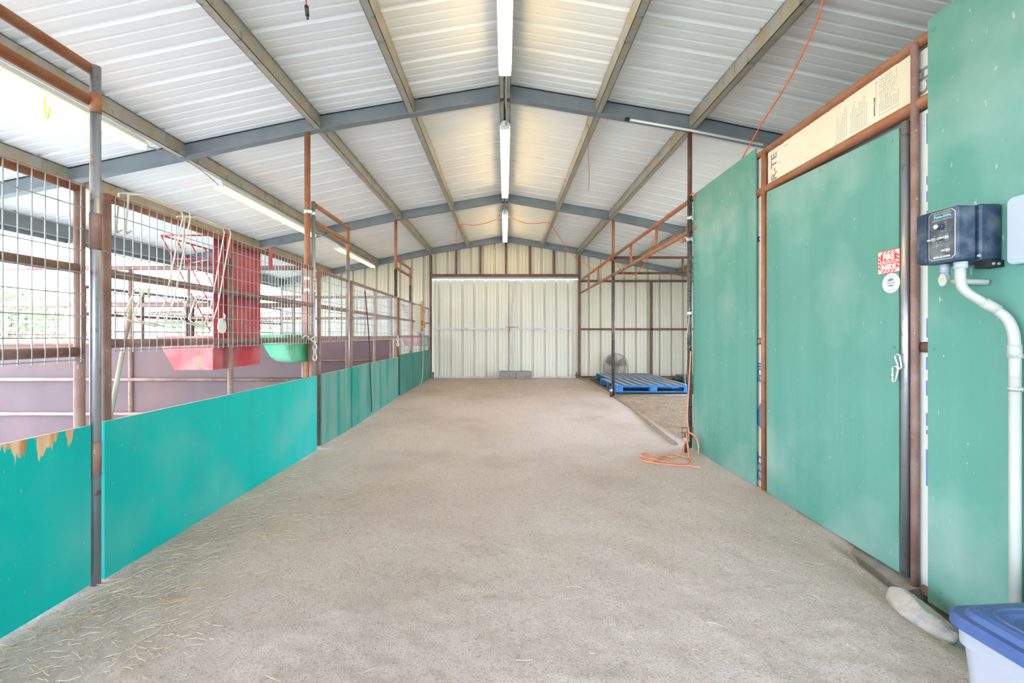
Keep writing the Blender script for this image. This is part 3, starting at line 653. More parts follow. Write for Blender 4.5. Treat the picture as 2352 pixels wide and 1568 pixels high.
for k in range(13):
    y = 2.235-.009*k; z = 2.325; end = 2.325+rr.uniform(.04, .07)
    lines.box(FX-.0003, FX, y, y+.004, 2.310, 2.314)
    while z < end: w = rr.uniform(.004, .012); lines.box(FX-.0003, FX, y, y+.002, z, z+w); z += w+.003
ob('address_list', lines, 'print_faint', fb)
txt('MANUFACTURER', .0125, 'print_black', fb, (FX, 2.262, 2.325), (0, 0, 1), (0, 1, 0), bold=.0004)
mp_ = MB().box(FX-.0003, FX, 2.255, 2.2565, 2.37, 2.51)
gy_ = [2.235-.012*i for i in range(9)]; gz_ = [2.395+.014*i for i in range(8)]
for i, y in enumerate(gy_):
    for j, z in enumerate(gz_):
        if rr.random() < .72: mp_.path([(FX-.0002, y+rr.uniform(-.003, .003), z), (FX-.0002, y+rr.uniform(-.003, .003), z+.014)], .0004, 3)
        if rr.random() < .72 and i < 8: mp_.path([(FX-.0002, y, z+rr.uniform(-.003, .003)), (FX-.0002, y-.012, z+rr.uniform(-.003, .003))], .0004, 3)
ob('outline_map', mp_, 'print_faint', fb)
dots = MB()
for k in range(11): dots.disc((FX, rr.uniform(2.14, 2.235), rr.uniform(2.40, 2.50)), (-1, 0, 0), .0014, .0004, 6)
ob('map_dots', dots, 'print_black', fb)
mk = MB().torus((FX, 2.535, 2.297), (1, 0, 0), .008, .0006, 16, 4); ob('certification_mark', mk, 'print_black', fb)
fs_ = foam(1.940, 2.035, 2.28, 2.50, label='cream foam strip with grey lettering at the top beside the big green panel')
txt('CH', .085, 'print_grey', fs_, (FX, 1.975, 2.29), (0, 0, 1), (0, 1, 0), bold=.003, sx=1.05)
fs2 = foam(1.940, 2.035, 1.13, 2.21, label='white foam strip with blue print, upper, left of the black control box')
st = MB()
for (a, b) in ((2.05, 2.19), (1.86, 1.90), (1.78, 1.83), (1.70, 1.74), (1.15, 1.24)): st.box(FX-.0003, FX, 1.955, 1.987, a, b)
ob('lettering', st, 'print_blue', fs2)
fs3 = foam(1.940, 2.035, -.03, 1.08, label='white foam strip below the stub of rail beside the big green panel')
st = MB()
for (a, b) in ((1.0, 1.06), (.88, .95), (.74, .80), (.70, .72), (.46, .63)): st.box(FX-.0003, FX, 1.955, 1.989, a, b)
ob('lettering', st, 'print_blue', fs3)
fs4 = foam(3.222, 3.36, 1.14, 2.23, label='narrow white foam strip, upper, between the two green panels left of the door')
txt('M', .06, 'print_blue', fs4, (FX, 3.285, 1.88), (0, 0, 1), (0, 1, 0), bold=.002)
fs5 = foam(3.222, 3.36, .0, 1.09, label='narrow white foam strip with blue arrow and letters left of the door')
txt('FOIL', .085, 'print_blue', fs5, (FX, 3.255, .80), (0, 0, 1), (0, 1, 0), bold=.003, sx=1.0)
ob('arrow', MB().prism([(3.335, .56), (3.335, .48), (3.245, .43), (3.245, .68)], FX-.0004, FX, 'x'), 'print_blue', fs5)
txt('EHT', .085, 'print_blue', fs5, (FX, 3.255, .04), (0, 0, 1), (0, 1, 0), bold=.003, sx=1.4)
fs6 = foam(3.222, 3.36, 2.29, 2.52, label='small cream foam piece between the top pipes over the left green panel')

# ------------------------------------------------------------------ stickers
SX = 1.9296
fe = tag(ob('warning_sticker', MB().box(SX, 1.9299, 2.085, 2.208, 1.473, 1.588), 'print_red'), 'red and white fire extinguisher inside sticker on the green door', 'sticker')
ya, yb, za, zb2 = 2.088, 2.205, 1.476, 1.585; X2 = SX-.0003
bd = MB()
bd.box(X2, SX, ya, yb, za, za+.013).box(X2, SX, ya, yb, zb2-.013, zb2).box(X2, SX, ya, ya+.013, za+.0131, zb2-.0131).box(X2, SX, yb-.013, yb, za+.0131, zb2-.0131).box(X2, SX, ya+.013, yb-.013, 1.522, 1.537)
ob('white_border', bd, 'print_white', fe)
sb = MB(); X3 = X2-.0003
for k in range(4):
    y = lerp(ya+.016, yb-.040, k/3)
    for z in (za+.001, zb2-.012): sb.prism([(y+.013, z), (y+.023, z), (y+.011, z+.011), (y+.001, z+.011)], X3, X2, 'x')
    z = lerp(za+.016, zb2-.038, k/3)
    for y2 in (ya+.001, yb-.012): sb.prism([(y2, z), (y2, z+.011), (y2+.011, z+.020), (y2+.011, z+.009)], X3, X2, 'x')
ob('red_stripes', sb, 'print_red', fe)
txt('FIRE', .036, 'print_white', fe, (X3, 2.1465, 1.543), RX, RY, bold=.0019, align='CENTER', sx=.93, spacing=1.05)
txt('EXTINGUISHER', .0155, 'print_red', fe, (X3, 2.1465, 1.524), RX, RY, bold=.0003, align='CENTER', sx=.82)
txt('INSIDE', .034, 'print_white', fe, (X3, 2.1465, 1.493), RX, RY, bold=.0018, align='CENTER', sx=.76, spacing=1.05)
cyy, czz = 2.133, 1.4215
rs = tag(ob('round_sticker', MB().disc((1.9299, cyy, czz), (-1, 0, 0), .049, .0006, 40), 'print_white'), 'round white alarm company sticker under the red fire sticker', 'sticker')
ob('emblem', MB().disc((SX, cyy, czz+.003), (-1, 0, 0), .021, .0004, 28), 'print_slate', rs)
def arc(c, R_, a0, a1, r, x): return [(x, c[0]-R_*math.cos(math.radians(lerp(a0, a1, i/20))), c[1]+R_*math.sin(math.radians(lerp(a0, a1, i/20)))) for i in range(21)]
ob('red_ring', MB().path(arc((cyy, czz+.003), .0235, 90, 185, 0, SX), .0011, 4), 'print_red', rs)
ob('orange_ring', MB().path(arc((cyy, czz+.003), .0235, 200, 270, 0, SX), .0011, 4), 'print_orange', rs)
ob('slash', MB().path([(SX-.0002, cyy+.034, czz-.027), (SX-.0002, cyy-.032, czz+.034)], .0005, 4), 'print_slate', rs)
ob('lime_flash', MB().prism([(cyy-.008, czz+.012), (cyy-.021, czz+.023), (cyy-.017, czz+.010)], SX-.0008, SX-.0004, 'x'), 'print_lime', rs)
txt('ALARM', .0135, 'print_white', rs, (SX-.0006, cyy, czz+.002), RX, RY, bold=.0004, align='CENTER')
txt('CONNECT', .0115, 'print_white', rs, (SX-.0006, cyy, czz-.009), RX, RY, bold=.0003, align='CENTER')
txt('Protected By', .0075, 'print_slate', rs, (SX-.0003, cyy, czz+.031), RX, RY, align='CENTER')
txt('520-444-1000', .0075, 'print_slate', rs, (SX-.0003, cyy, czz-.037), RX, RY, align='CENTER')

# ------------------------------------------------------------------ control box, conduits, grey box, clips
cb = thing('motor_control_box', 'dusty black motor speed control box with knobs on the green wall', 'control box', (1.93, 1.74, 1.45))
ob('back_enclosure', MB().box(1.845, 1.929, 1.655, 1.815, 1.452, 1.672, .006), 'blackbox', cb)
ob('front_housing', MB().box(1.765, 1.843, 1.665, 1.825, 1.457, 1.670, .008), 'blackbox', cb)
fn = MB()
for k in range(7): y = 1.782+.006*k; fn.box(1.757, 1.768, y, y+.0035, 1.462, 1.664, .001)
ob('cooling_fins', fn, 'blackbox', cb)
def chamf(y0, y1, z0, z1, c): return [(y0+c, z0), (y1-c, z0), (y1, z0+c), (y1, z1-c), (y1-c, z1), (y0+c, z1), (y0, z1-c), (y0, z0+c)]
ob('label_border', MB().prism(chamf(1.672, 1.776, 1.466, 1.662, .012), 1.7635, 1.7655, 'x'), 'print_light', cb)
lp = ob('label_plate', MB().prism(chamf(1.6738, 1.7742, 1.4678, 1.6602, .0115), 1.7630, 1.7645, 'x'), 'boxface', cb)
LX = 1.7626
txt('Penta-Drive', .0145, 'print_cyan', lp, (LX, 1.752, 1.636), RX, RY, bold=.0004, sx=.92)
txt('PENTA', .0085, 'print_white', lp, (LX, 1.756, 1.4745), RX, RY, bold=.0003, sx=.95)
txt('POWER', .0085, 'print_white', lp, (LX, 1.717, 1.4745), RX, RY, bold=.0003, sx=.92)
ob('logo_badge', MB().disc((1.763, 1.7245, 1.4775), (-1, 0, 0), .0055, .0004, 6), 'print_cyan', lp)
pm_ = MB()
for z, a, b in ((1.653, 1.69, 1.755), (1.6495, 1.685, 1.755), (1.629, 1.688, 1.76), (1.625, 1.69, 1.763)): pm_.box(LX-.0002, LX, a, b, z, z+.0009)
for k in range(5): pm_.box(LX-.0002, LX, 1.704, 1.710, 1.612-.0085*k, 1.6135-.0085*k)
for (y, z) in ((1.752, 1.566), (1.727, 1.565), (1.702, 1.565), (1.752, 1.536), (1.727, 1.537), (1.702, 1.538), (1.70, 1.515), (1.722, 1.580)): pm_.box(LX-.0002, LX, y-.005, y+.005, z, z+.0013)
for z in (1.522, 1.528): pm_.box(LX-.0002, LX, 1.690, 1.762, z, z+.0007)
pm_.box(LX-.0002, LX, 1.7415, 1.7425, 1.514, 1.542)
for z in (1.634, 1.626): pm_.box(LX-.0002, LX, 1.679, 1.689, z, z+.001)
ob('printed_lettering', pm_, 'print_light', lp)
kn = ob('speed_knob', MB().tube((1.763, 1.722, 1.598), (1.748, 1.722, 1.598), .0125, 18).tube((1.748, 1.722, 1.598), (1.738, 1.722, 1.598), .010, 18), 'blackbox', cb)
ob('knob_cap', MB().disc((1.738, 1.722, 1.598), (-1, 0, 0), .0085, .0012, 16), 'white_plastic', kn)
for (y, z, dy) in ((1.752, 1.551, .006), (1.702, 1.552, .006), (1.697, 1.500, .006)):
    sw = ob('toggle_switch', MB().disc((1.763, y, z), (-1, 0, 0), .0085, .003, 12).tube((1.760, y, z), (1.752, y+.001, z), .0065, 10).tube((1.752, y, z), (1.740, y+dy, z-.003), .0035, 8, r2=.0048), 'zinc', cb)
ob('indicator_boot', MB().tube((1.763, 1.727, 1.551), (1.752, 1.727, 1.551), .0075, 12, r2=.006), 'steel', cb)
ob('dust_layer', MB().box(1.772, 1.840, 1.672, 1.818, 1.6705, 1.6715).box(1.850, 1.924, 1.66, 1.81, 1.6725, 1.6735), 'dusttop', cb)
ob('mounting_tab', MB().box(1.870, 1.929, 1.648, 1.70, 1.425, 1.452), 'black', cb); 
for x in (1.885, 1.905): ob('tab_screw', MB().disc((x, 1.648, 1.437), (0, -1, 0), .0055, .004, 8), 'zinc', cb)
ob('corner_screw', MB().disc((1.842, 1.662, 1.470), (0, -1, 0), .006, .006, 8), 'zinc', cb)
cd = thing('pvc_conduit', 'pale plastic conduit bending down the wall from the black control box', 'conduit', (1.90, 1.55, -.02))
pth = spline([(1.815, 1.70, 1.452), (1.815, 1.70, 1.38), (1.822, 1.688, 1.335), (1.86, 1.655, 1.285), (1.895, 1.620, 1.235), (1.902, 1.600, 1.185), (1.902, 1.592, 1.12), (1.903, 1.592, 1.0)], 6)
ob('upper_bend', MB().path(pth, .0165, 14), 'pvc', cd)
ob('straight_run', MB().tube((1.903, 1.592, 1.05), (1.903, 1.592, -.05), .0165, 16), 'pvc', cd)
ob('coupling', MB().tube((1.858, 1.657, 1.289), (1.885, 1.632, 1.255), .0195, 16), 'pvc', cd)
ob('lower_coupling', MB().tube((1.902, 1.592, 1.125), (1.902, 1.592, 1.075), .0190, 16), 'pvc', cd)
ob('box_adapter', MB().tube((1.815, 1.70, 1.4525), (1.815, 1.70, 1.425), .021, 18), 'greybox', cd)
for z in (1.075, .952):
    ob('strap', MB().tube((1.903, 1.592, z), (1.903, 1.592, z+.016), .0192, 16).box(1.918, 1.930, 1.545, 1.592, z-.001, z+.017).disc((1.918, 1.555, z+.008), (-1, 0, 0), .006, .003, 8), 'zinc' if z < 1 else 'pvc', cd)
lb = thing('conduit_fitting', 'small pale conduit elbow with oval cover under the black control box', 'fitting', (1.83, 1.765, 1.36))
ob('neck', MB().tube((1.82, 1.765, 1.4525), (1.82, 1.765, 1.418), .016, 14).tube((1.82, 1.765, 1.418), (1.825, 1.758, 1.385), .014, 14), 'greybox', lb)
ob('outlet_pipe', MB().tube((1.82, 1.765, 1.385), (1.925, 1.70, 1.372), .012, 12), 'pvc', lb)
ob('oval_cover', MB().add([(1.808-.006*k, 1.765+.016*math.cos(t*PI/10)-.006, 1.392+.026*math.sin(t*PI/10)-.004) for k in (0, 1) for t in range(20)], [tuple(range(20)), tuple(range(39, 19, -1))]+[(j, (j+1) % 20, 20+(j+1) % 20, 20+j) for j in range(20)]), 'pvc', lb)
ob('cover_screw', MB().disc((1.802, 1.761, 1.408), (-1, 0, 0), .003, .002, 8).disc((1.802, 1.757, 1.37), (-1, 0, 0), .003, .002, 8), 'zinc', lb)
gbx = MB(); yA, yB, zA, zB, rr_ = 1.30, 1.610, 1.425, 1.675, .022
poly = []
for (cy_, cz_, a0) in ((yB-rr_, zB-rr_, 0), (yA+rr_, zB-rr_, 90), (yA+rr_, zA+rr_, 180), (yB-rr_, zA+rr_, 270)):
    for k in range(7): a = math.radians(a0+15*k); poly.append((cy_+rr_*math.cos(a), cz_+rr_*math.sin(a)))
gbx.prism(poly, 1.895, 1.929, 'x'); gbx.prism([(lerp((yA+yB)/2, a, .96), lerp((zA+zB)/2, b, .96)) for a, b in poly], 1.889, 1.895, 'x')
tag(ob('utility_box', gbx, 'greybox'), 'pale blue grey plastic utility box beside the black control box', 'utility box')

def clip(c, tilt, s, label):
    o = thing('carabiner', label, 'carabiner', c)
    pts = []; w, h = .013*s, .036*s
    for a in range(0, 181, 20): pts.append((-w*math.cos(math.radians(a)), h*.6+w*math.sin(math.radians(a))))
    pts += [(w*.6, -h*.6)]
    for a in range(0, 181, 30): pts.append((w*.6*math.cos(math.radians(a)), -h*.75-w*.6*math.sin(math.radians(a))))
    P3 = [Vector((0, u*math.cos(tilt)-v*math.sin(tilt), u*math.sin(tilt)+v*math.cos(tilt)))+Vector(c) for u, v in pts]
    ob('snap_hook_body', MB().path(P3, .0042*s, 8, closed=True), 'zinc', o)
    q = P3[9]; ob('gate_sleeve', MB().tube(P3[9].lerp(P3[10], .55), P3[9].lerp(P3[10], .85), .0062*s, 8), 'zinc', o)
    return o
clip((1.893, 2.052, 1.035), -.25, 1.0, 'upper zinc carabiner clipped to the door stile')
clip((1.893, 2.072, .972), .12, 1.1, 'lower zinc carabiner hanging from the upper one')

# ------------------------------------------------------------------ fluorescent lights
def fixture(x, z, y0, y1, label, m='glow', w=.112):
    o = thing('fluorescent_light', label, 'light fixture', (x, (y0+y1)/2, z))
    ob('housing', MB().prism([(x-.028, z+.075), (x+.028, z+.075), (x+w/2, z+.028), (x+w/2, z+.020), (x-w/2, z+.020), (x-w/2, z+.028)], y0, y1, 'y'), 'white', o)
    for s in (-1, 1):
        ob('end_socket', MB().box(x-.052, x+.052, (y0 if s < 0 else y1-.02), (y0+.02 if s < 0 else y1), z-.018, z+.02, .003), 'white', o)
        ob('light_tube', MB().tube((x+s*.033, y0+.02, z), (x+s*.033, y1-.02, z), .0150, 14), m, o, label='lit warm white tube')
    return o
ZT = 3.475
fixture(0, ZT, 1.30, 3.79, 'nearest twin tube light hung under the ridge, cut by the frame')
fixture(0, ZT, 4.75, 7.16, 'middle twin tube light under the ridge')
fixture(0, ZT, 8.10, 10.55, 'farthest twin tube light under the ridge, close to the end wall')
ZS = 2.93-.075
fixture(-3.28, ZS, 1.45, 3.86, 'nearest twin tube light on the stall side, passing behind the steel post', 'glow2')
fixture(-3.28, ZS, 4.88, 7.30, 'middle twin tube light on the stall side', 'glow2')
fixture(-3.28, ZS, 8.28, 10.6, 'farthest twin tube light on the stall side', 'glow2')
tag(ob('light_conduit', MB().path(spline([(.0, 3.79, 3.49), (.015, 3.85, 3.54), (.01, 4.3, 3.535), (.02, 4.6, 3.53), (.01, 4.75, 3.50)], 5), .010, 8), 'galv'), 'grey conduit between the nearest and middle ridge lights', 'conduit')
tag(ob('light_conduit', MB().path(spline([(.0, 7.16, 3.49), (.012, 7.3, 3.54), (.0, 7.9, 3.535), (.0, 8.10, 3.50)], 5), .010, 8), 'galv'), 'grey conduit between the middle and farthest ridge lights', 'conduit')
tag(ob('light_cable', MB().path(spline([(-3.26, 3.86, 2.88), (-3.25, 4.1, 2.91), (-3.24, 4.37, 2.93), (-3.25, 4.6, 2.92), (-3.28, 4.88, 2.88)], 5), .005, 6), 'galv'), 'thin cable joining the nearest and middle stall side lights', 'cable')
tag(ob('light_cable', MB().path(spline([(-3.26, 7.30, 2.88), (-3.25, 7.55, 2.92), (-3.24, 7.8, 2.89), (-3.25, 8.1, 2.90), (-3.28, 8.28, 2.88)], 5), .006, 6), 'white'), 'white cable joining the middle and farthest stall side lights', 'cable')
hp = thing('white_conduit', 'white plastic pipe with black cap fixed along the first rafter', 'conduit', (1.9, 4.30, 3.2))
pA = Vector((1.24, 4.30, zr(1.24)-.025)); pB = Vector((2.6, 4.30, zr(2.6)-.02))
ob('pipe', MB().path([pA, Vector((1.9, 4.30, zr(1.9)-.03)), pB], .011, 10), 'white_plastic', hp); ob('black_cap', MB().tube(pA-Vector((.03, 0, -.004)), pA+Vector((.012, 0, -.002)), .020, 10), 'black', hp)

# ------------------------------------------------------------------ orange cords
def cord(pts, label, m='orange', r=.005, plug=None, n=8, name='extension_cord'):
    o = thing(name, label, 'cord', pts[len(pts)//2])
    ob('cord', MB().path(spline(pts, n), r, 6), m, o)
    if plug:
        p, q, pm, pr = plug; ob('plug', MB().tube(p, q, pr, 8).tube(Vector(q), Vector(q)+(Vector(q)-Vector(p))*.35, pr*.6, 6), pm, o)
    return o
cord([at(1895, -40, 2.55), at(1880, 40, 2.62), at(1835, 140, 2.8), at(1800, 205, 2.95), at(1755, 275, 3.2), at(1715, 345, 3.42), at(1693, 385, 3.6)], 'orange cord hanging from the roof down behind the green wall')
cord([at(703, -60, 2.9), at(703, -10, 2.9), at(703, 16, 2.9)], 'short orange cord with dark plug hanging into the top of the view', plug=(at(704, 14, 2.9), at(706, 36, 2.9), 'steel_dark', .014))
cord([at(1352, 262, 4.42), at(1348, 285, 4.5), at(1352, 291, 4.6), at(1351, 340, 4.6), at(1353, 400, 4.6), at(1352, 436, 4.6)], 'thin red cord tied to a purlin and hanging straight down', 'cord_red', .0035)
ck = at(1352, 291, 4.6)
cord([at(1048, 552, 8.3), at(1048, 535, 8.3), at(1052, 520, 8.3), at(1063, 515, 8.3), at(1090, 517, 8.3), at(1120, 511, 8.3), at(1152, 499, 8.3), at(1163, 494, 8.3), at(1175, 500, 8.3), at(1205, 512, 8.3), at(1235, 513, 8.3),
      at(1262, 513, 8.3), at(1285, 545, 8.5), at(1310, 580, 8.7), at(1345, 607, 8.6), at(1372, 618, 8.2), at(1395, 600, 7.9), at(1402, 588, 7.75), at(1412, 600, 7.6), at(1432, 629, 7.2), at(1455, 632, 6.8), at(1478, 610, 6.5), at(1492, 580, 6.2),
      at(1505, 540, 5.7), at(1528, 498, 5.3), at(1555, 480, 5.0), at(1578, 468, 4.6), at(1586, 448, 4.36), at(1594, 443, 4.30)], 'long orange cord swagged under the roof and wound along the rusty overhead rail', r=.006,
     plug=(at(1048, 552, 8.3), at(1048, 559, 8.3), 'orange', .013))
zc = .02
cord([(1.885, 4.33, 1.0), (1.865, 4.32, .7), (1.830, 4.28, .35), (1.800, 4.18, .18), (1.726, 4.12, .10), (1.623, 4.02, zc), (1.503, 4.05, zc), (1.352, 4.12, zc), (1.292, 4.02, zc), (1.425, 3.86, zc), (1.563, 3.80, zc), (1.666, 3.84, zc), (1.726, 4.0, zc+.03),
      (1.770, 4.14, .14), (1.775, 4.17, .2), (1.738, 4.05, .05), (1.714, 3.98, zc), (1.623, 4.10, zc), (1.473, 4.0, zc), (1.340, 3.86, zc), (1.292, 3.94, zc), (1.250, 3.90, zc), (1.364, 3.80, zc), (1.533, 3.74, zc), (1.630, 3.73, zc), (1.690, 3.68, zc)],
     'dusty orange cord looped on the floor at the foot of the corner post', 'orange_dusty', .007, n=7)
cord([(1.80, 4.21, .21), (1.85, 4.17, .18), (1.875, 4.14, .10), (1.87, 4.13, .01)], 'short loose orange cord end dropping behind the taped pipe stub', 'orange_dusty', .0085)
tag(ob('white_wire', MB().path(spline([(1.885, 4.36, 1.38), (1.87, 4.36, 1.25), (1.85, 4.36, 1.1), (1.86, 4.36, .95), (1.84, 4.36, .78), (1.845, 4.36, .65)], 6), .0035, 5), 'rope'), 'thin white wire hanging from the corner post', 'wire')

# ------------------------------------------------------------------ hay feeder, corner feeders
def feeder(label):
    o = thing('hay_feeder', label, 'feeder', (-2.15, 3.2, .90)); x0 = -1.983; ya, yb = 2.90, 3.46
    ob('back_sheet', MB().box(x0-.004, x0, ya, yb, .93, 1.86), 'red', o)
    ob('trough', MB().hexa([(x0, ya, .925), (x0-.26, ya, .925), (x0-.26, yb, .925), (x0, yb, .925), (x0, ya+.001, .93), (x0-.26, ya+.001, .93), (x0-.26, yb, .93), (x0, yb, .93)])
       .add([(x0-.26, ya, .925), (x0-.39, ya, 1.155), (x0, ya, 1.155), (x0, ya, .925)], [(0, 1, 2, 3)])
       .add([(x0-.26, yb, .925), (x0-.39, yb, 1.155), (x0, yb, 1.155), (x0, yb, .925)], [(0, 3, 2, 1)])
       .hexa([(x0-.26, ya, .925), (x0-.264, ya, .925), (x0-.264, yb, .925), (x0-.26, yb, .925), (x0-.39, ya, 1.155), (x0-.394, ya, 1.155), (x0-.394, yb, 1.155), (x0-.39, yb, 1.155)])
       .hexa([(x0-.001, ya, .925), (x0-.005, ya, .925), (x0-.005, yb, .925), (x0-.001, yb, .925), (x0-.001, ya, 1.16), (x0-.005, ya, 1.16), (x0-.005, yb, 1.16), (x0-.001, yb, 1.16)]), 'red_pale', o, label='pale red trough')
    xo = x0-.355; rk = MB()
    rk.tube((x0-.01, ya, 1.84), (xo, ya, 1.84), .006, 6).tube((xo, ya, 1.84), (xo, yb, 1.84), .006, 6).tube((xo, yb, 1.84), (x0-.01, yb, 1.84), .006, 6)
    for k in range(5):
        y = lerp(ya, yb, k/4); rk.tube((xo, y, 1.84), (x0-.02, y, 1.19), .005, 6)
    for z in (1.68, 1.49, 1.30):
        t = (1.84-z)/.65; rk.tube((x0-.01, ya, z), (lerp(xo, x0-.02, t), ya, z), .005, 6); rk.tube((lerp(xo, x0-.02, t), ya, z), (lerp(xo, x0-.02, t), yb, z), .004, 6)
    ob('hay_rack', rk, 'red', o, label='red rod hay rack')
    for y in (ya+.06, yb+.03):
        ob('hanging_strap', MB().box(x0-.004, XP+.034, y-.022, y+.022, 1.860, 1.865).box(XP+.032, XP+.036, y-.022, y+.022, 1.70, 1.865), 'red', o)
    return o
fd = feeder('red steel hay feeder hung inside the nearest stall front')
dup(fd, (0, 6.72, .0), 'small looking red hay feeder in the last stall behind the dull teal gate')
def corner_feeder(label, loc, m='green_plastic'):
    x0, y0, zt = loc; o = thing('corner_feeder', label, 'feeder', (x0-.18, y0-.1, zt-.27)); mb = MB(); rings = []
    n = 20
    for (zz, s) in ((0, 1.0), (-.02, .985), (-.12, .9), (-.20, .8), (-.245, .68), (-.26, .5)):
        rg = []
        for i in range(n+1):
            a = math.radians(90*i/n); rg.append((x0-.39*s*math.cos(a)**.7-.0, y0-.36*s*math.sin(a)**.7, zt+zz))
        rg.append((x0, y0, zt+zz)); rings.append(rg)
    k = len(rings[0]); vs = [v for r_ in rings for v in r_]; fs = []
    for i in range(len(rings)-1):
        for j in range(k): fs.append((i*k+j, i*k+(j+1) % k, (i+1)*k+(j+1) % k, (i+1)*k+j))
    fs.append(tuple(range((len(rings)-1)*k, len(rings)*k))); mb.add(vs, fs, True)
    ob('bowl', mb, m, o); ob('rim', MB().path(rings[0], .008, 6, closed=True), m, o)
    return o
corner_feeder('green plastic corner feeder beside the chain of the first rafter post', (-1.99, 4.30, 1.158))
corner_feeder('green plastic corner feeder in the far corner by the end door', (-1.968, 10.88, 1.152))
tag(ob('rope_tie', MB().path(spline([(-1.93, 4.05, 1.13), (-1.91, 4.10, 1.16), (-1.93, 4.2, 1.12), (-1.90, 4.28, 1.15), (-1.915, 4.33, 1.10), (-1.9, 4.22, 1.10), (-1.905, 4.12, 1.15)], 6), .008, 6), 'rope'), 'white rope looped round the lower rail over the green corner feeder', 'rope')

def chain(p, L_, label, r=.0035, ln=.042, m='zinc', rot0=0):
    o = MB(); p = Vector(p); z = 0; k = 0
    while z < L_:
        c = p-Vector((0, 0, z+ln/2)); u = Vector((1, 0, 0)) if (k+rot0) % 2 else Vector((0, 1, 0)); w = ln*.3
        pts = [c+u*w*math.cos(t*PI/6)*(1)+Vector((0, 0, 1))*(ln*.42*math.sin(t*PI/6)+(ln*.12 if 0 < t < 6 else (-ln*.12 if t > 6 else 0))) for t in range(12)]
        o.path(pts, r, 5, closed=True); z += ln*.82; k += 1
    return tag(ob('chain', o, m), label, 'chain')
chain((-1.90, 4.26, 1.12), .155, 'short heavy zinc chain hanging from the lower rail at the first rafter post', .006, .06)
chain((-1.91, 4.78, 1.64), .42, 'light chain hanging on the mesh of the streaked teal gate', .0025, .035)
chain((-1.91, 7.60, 1.16), .14, 'short chain at the foot of the mesh beside the dark pipe post', .006, .055)
chain((-1.99, 5.72, 1.72), .5, 'light rusty chain hanging behind the mesh left of the black strap', .0028, .035, 'wire_dark')
tag(ob('black_strap', MB().path(spline([(-1.90, 5.78, 1.76), (-1.895, 5.82, 1.60), (-1.893, 5.92, 1.20), (-1.893, 5.97, .85), (-1.893, 6.02, .45), (-1.893, 6.06, .07)], 6), .007, 6), 'black'), 'long black strap hanging down over the middle teal kickboard', 'strap')
wt_ = thing('hook_tag', 'white plastic hook tag hanging on the mesh in front of the red feeder', 'tag', (-1.915, 2.90, 1.21))
ob('plate', MB().add([(-1.918+.008*k, 2.885+.044*math.cos(2*PI*t/18)*(1 if math.sin(2*PI*t/18) < 0 else .9), 1.225+.052*math.sin(2*PI*t/18)) for k in (0, 1) for t in range(18)], [tuple(range(18)), tuple(range(35, 17, -1))]+[(j, (j+1) % 18, 18+(j+1) % 18, 18+j) for j in range(18)]), 'white_plastic', wt_)
ob('hook', MB().path(spline([(-1.914, 2.90, 1.26), (-1.906, 2.905, 1.29), (-1.916, 2.905, 1.31)], 5), .0035, 6), 'zinc', wt_)
ob('notch', MB().prism([(2.892, 1.275), (2.908, 1.275), (2.90, 1.245)], -1.9095, -1.9085, 'x'), 'print_grey', wt_)

# cream wire racks hung over the top rail
def wire_rack(label, dy, ya=2.22, yb=2.60, dz=0):
    o = thing('wire_rack', label, 'wire rack', (-1.9, (ya+yb)/2+dy, 1.2)); x = -1.895; mb = MB()
    for k, (ox, oy) in enumerate(((0, 0), (.03, .02))):
        X = x+ox; y0 = ya+dy+oy; y1 = yb+dy+oy
        mb.path([(X-.07, y0+.03, 1.70+dz), (X-.07, y0, 1.68+dz), (X-.055, y0-.02, 1.70+dz), (X-.05, y0-.01, 1.875+dz), (X, y0+.02, 1.885+dz), (X, y1, 1.885+dz), (X, y1+.01, 1.86+dz), (X, y1-.12, 1.35), (X, y1-.19, 1.21), (X-.02, y0+.02, 1.235), (X-.04, y0+.01, 1.26), (X-.04, y0+.07, 1.40), (X-.04, y0+.10, 1.41), (X-.04, y0+.10, 1.36)], .0042, 6)
    ob('bent_wire', mb, 'wire_cream', o); return o
wire_rack('cream bent wire rack hooked over the top rail, nearer the steel post', 0, 2.16, 2.50)
wire_rack('cream bent wire rack hooked over the top rail against the red feeder', 0, 2.54, 2.87, -.01)
wire_rack('bent wire rack hooked over the last stall front behind the halter', 0, 9.35, 9.9)
br = thing('wooden_handled_rake', 'wooden tool handle leaning inside the nearest stall', 'tool handle', (-2.42, 2.85, 0))
ob('handle', MB().tube((-2.60, 3.05, .0), (-2.60, 3.10, .05), .014, 10).tube(at(248, 985, 2.9), at(304, 690, 3.1), .014, 10).tube(at(248, 985, 2.9), (-2.75, 2.8, .0), .014, 10), 'wood', br)
# halter with lead rope
hl = thing('halter', 'tan halter with orange pads hanging on the last stall front', 'halter', (-1.88, 9.8, 1.3)); hx = -1.893
ob('webbing', MB().path(spline([(hx, 9.62, 1.90), (hx, 9.66, 1.6), (hx, 9.70, 1.35), (hx, 9.80, 1.26), (hx, 9.92, 1.33), (hx, 9.93, 1.6), (hx, 9.90, 1.88), (hx, 9.75, 1.93), (hx, 9.62, 1.90)], 5), .014, 5).path(spline([(hx+.012, 9.74, 1.90), (hx+.015, 9.78, 1.6), (hx+.012, 9.82, 1.28)], 5), .016, 5), 'halter', hl)
ob('pad', MB().box(hx, hx+.04, 9.66, 9.72, 1.38, 1.50, .01), 'fleece', hl); ob('pad', MB().box(hx, hx+.04, 9.87, 9.94, 1.34, 1.45, .01), 'fleece', hl)
ob('lead_rope', MB().path(spline([(hx, 9.80, 1.27), (hx+.005, 9.82, .95), (hx, 9.85, .6), (hx+.01, 9.78, .4), (hx+.02, 9.65, .2), (hx+.03, 9.42, .075)], 6), .008, 6), 'rope', hl)
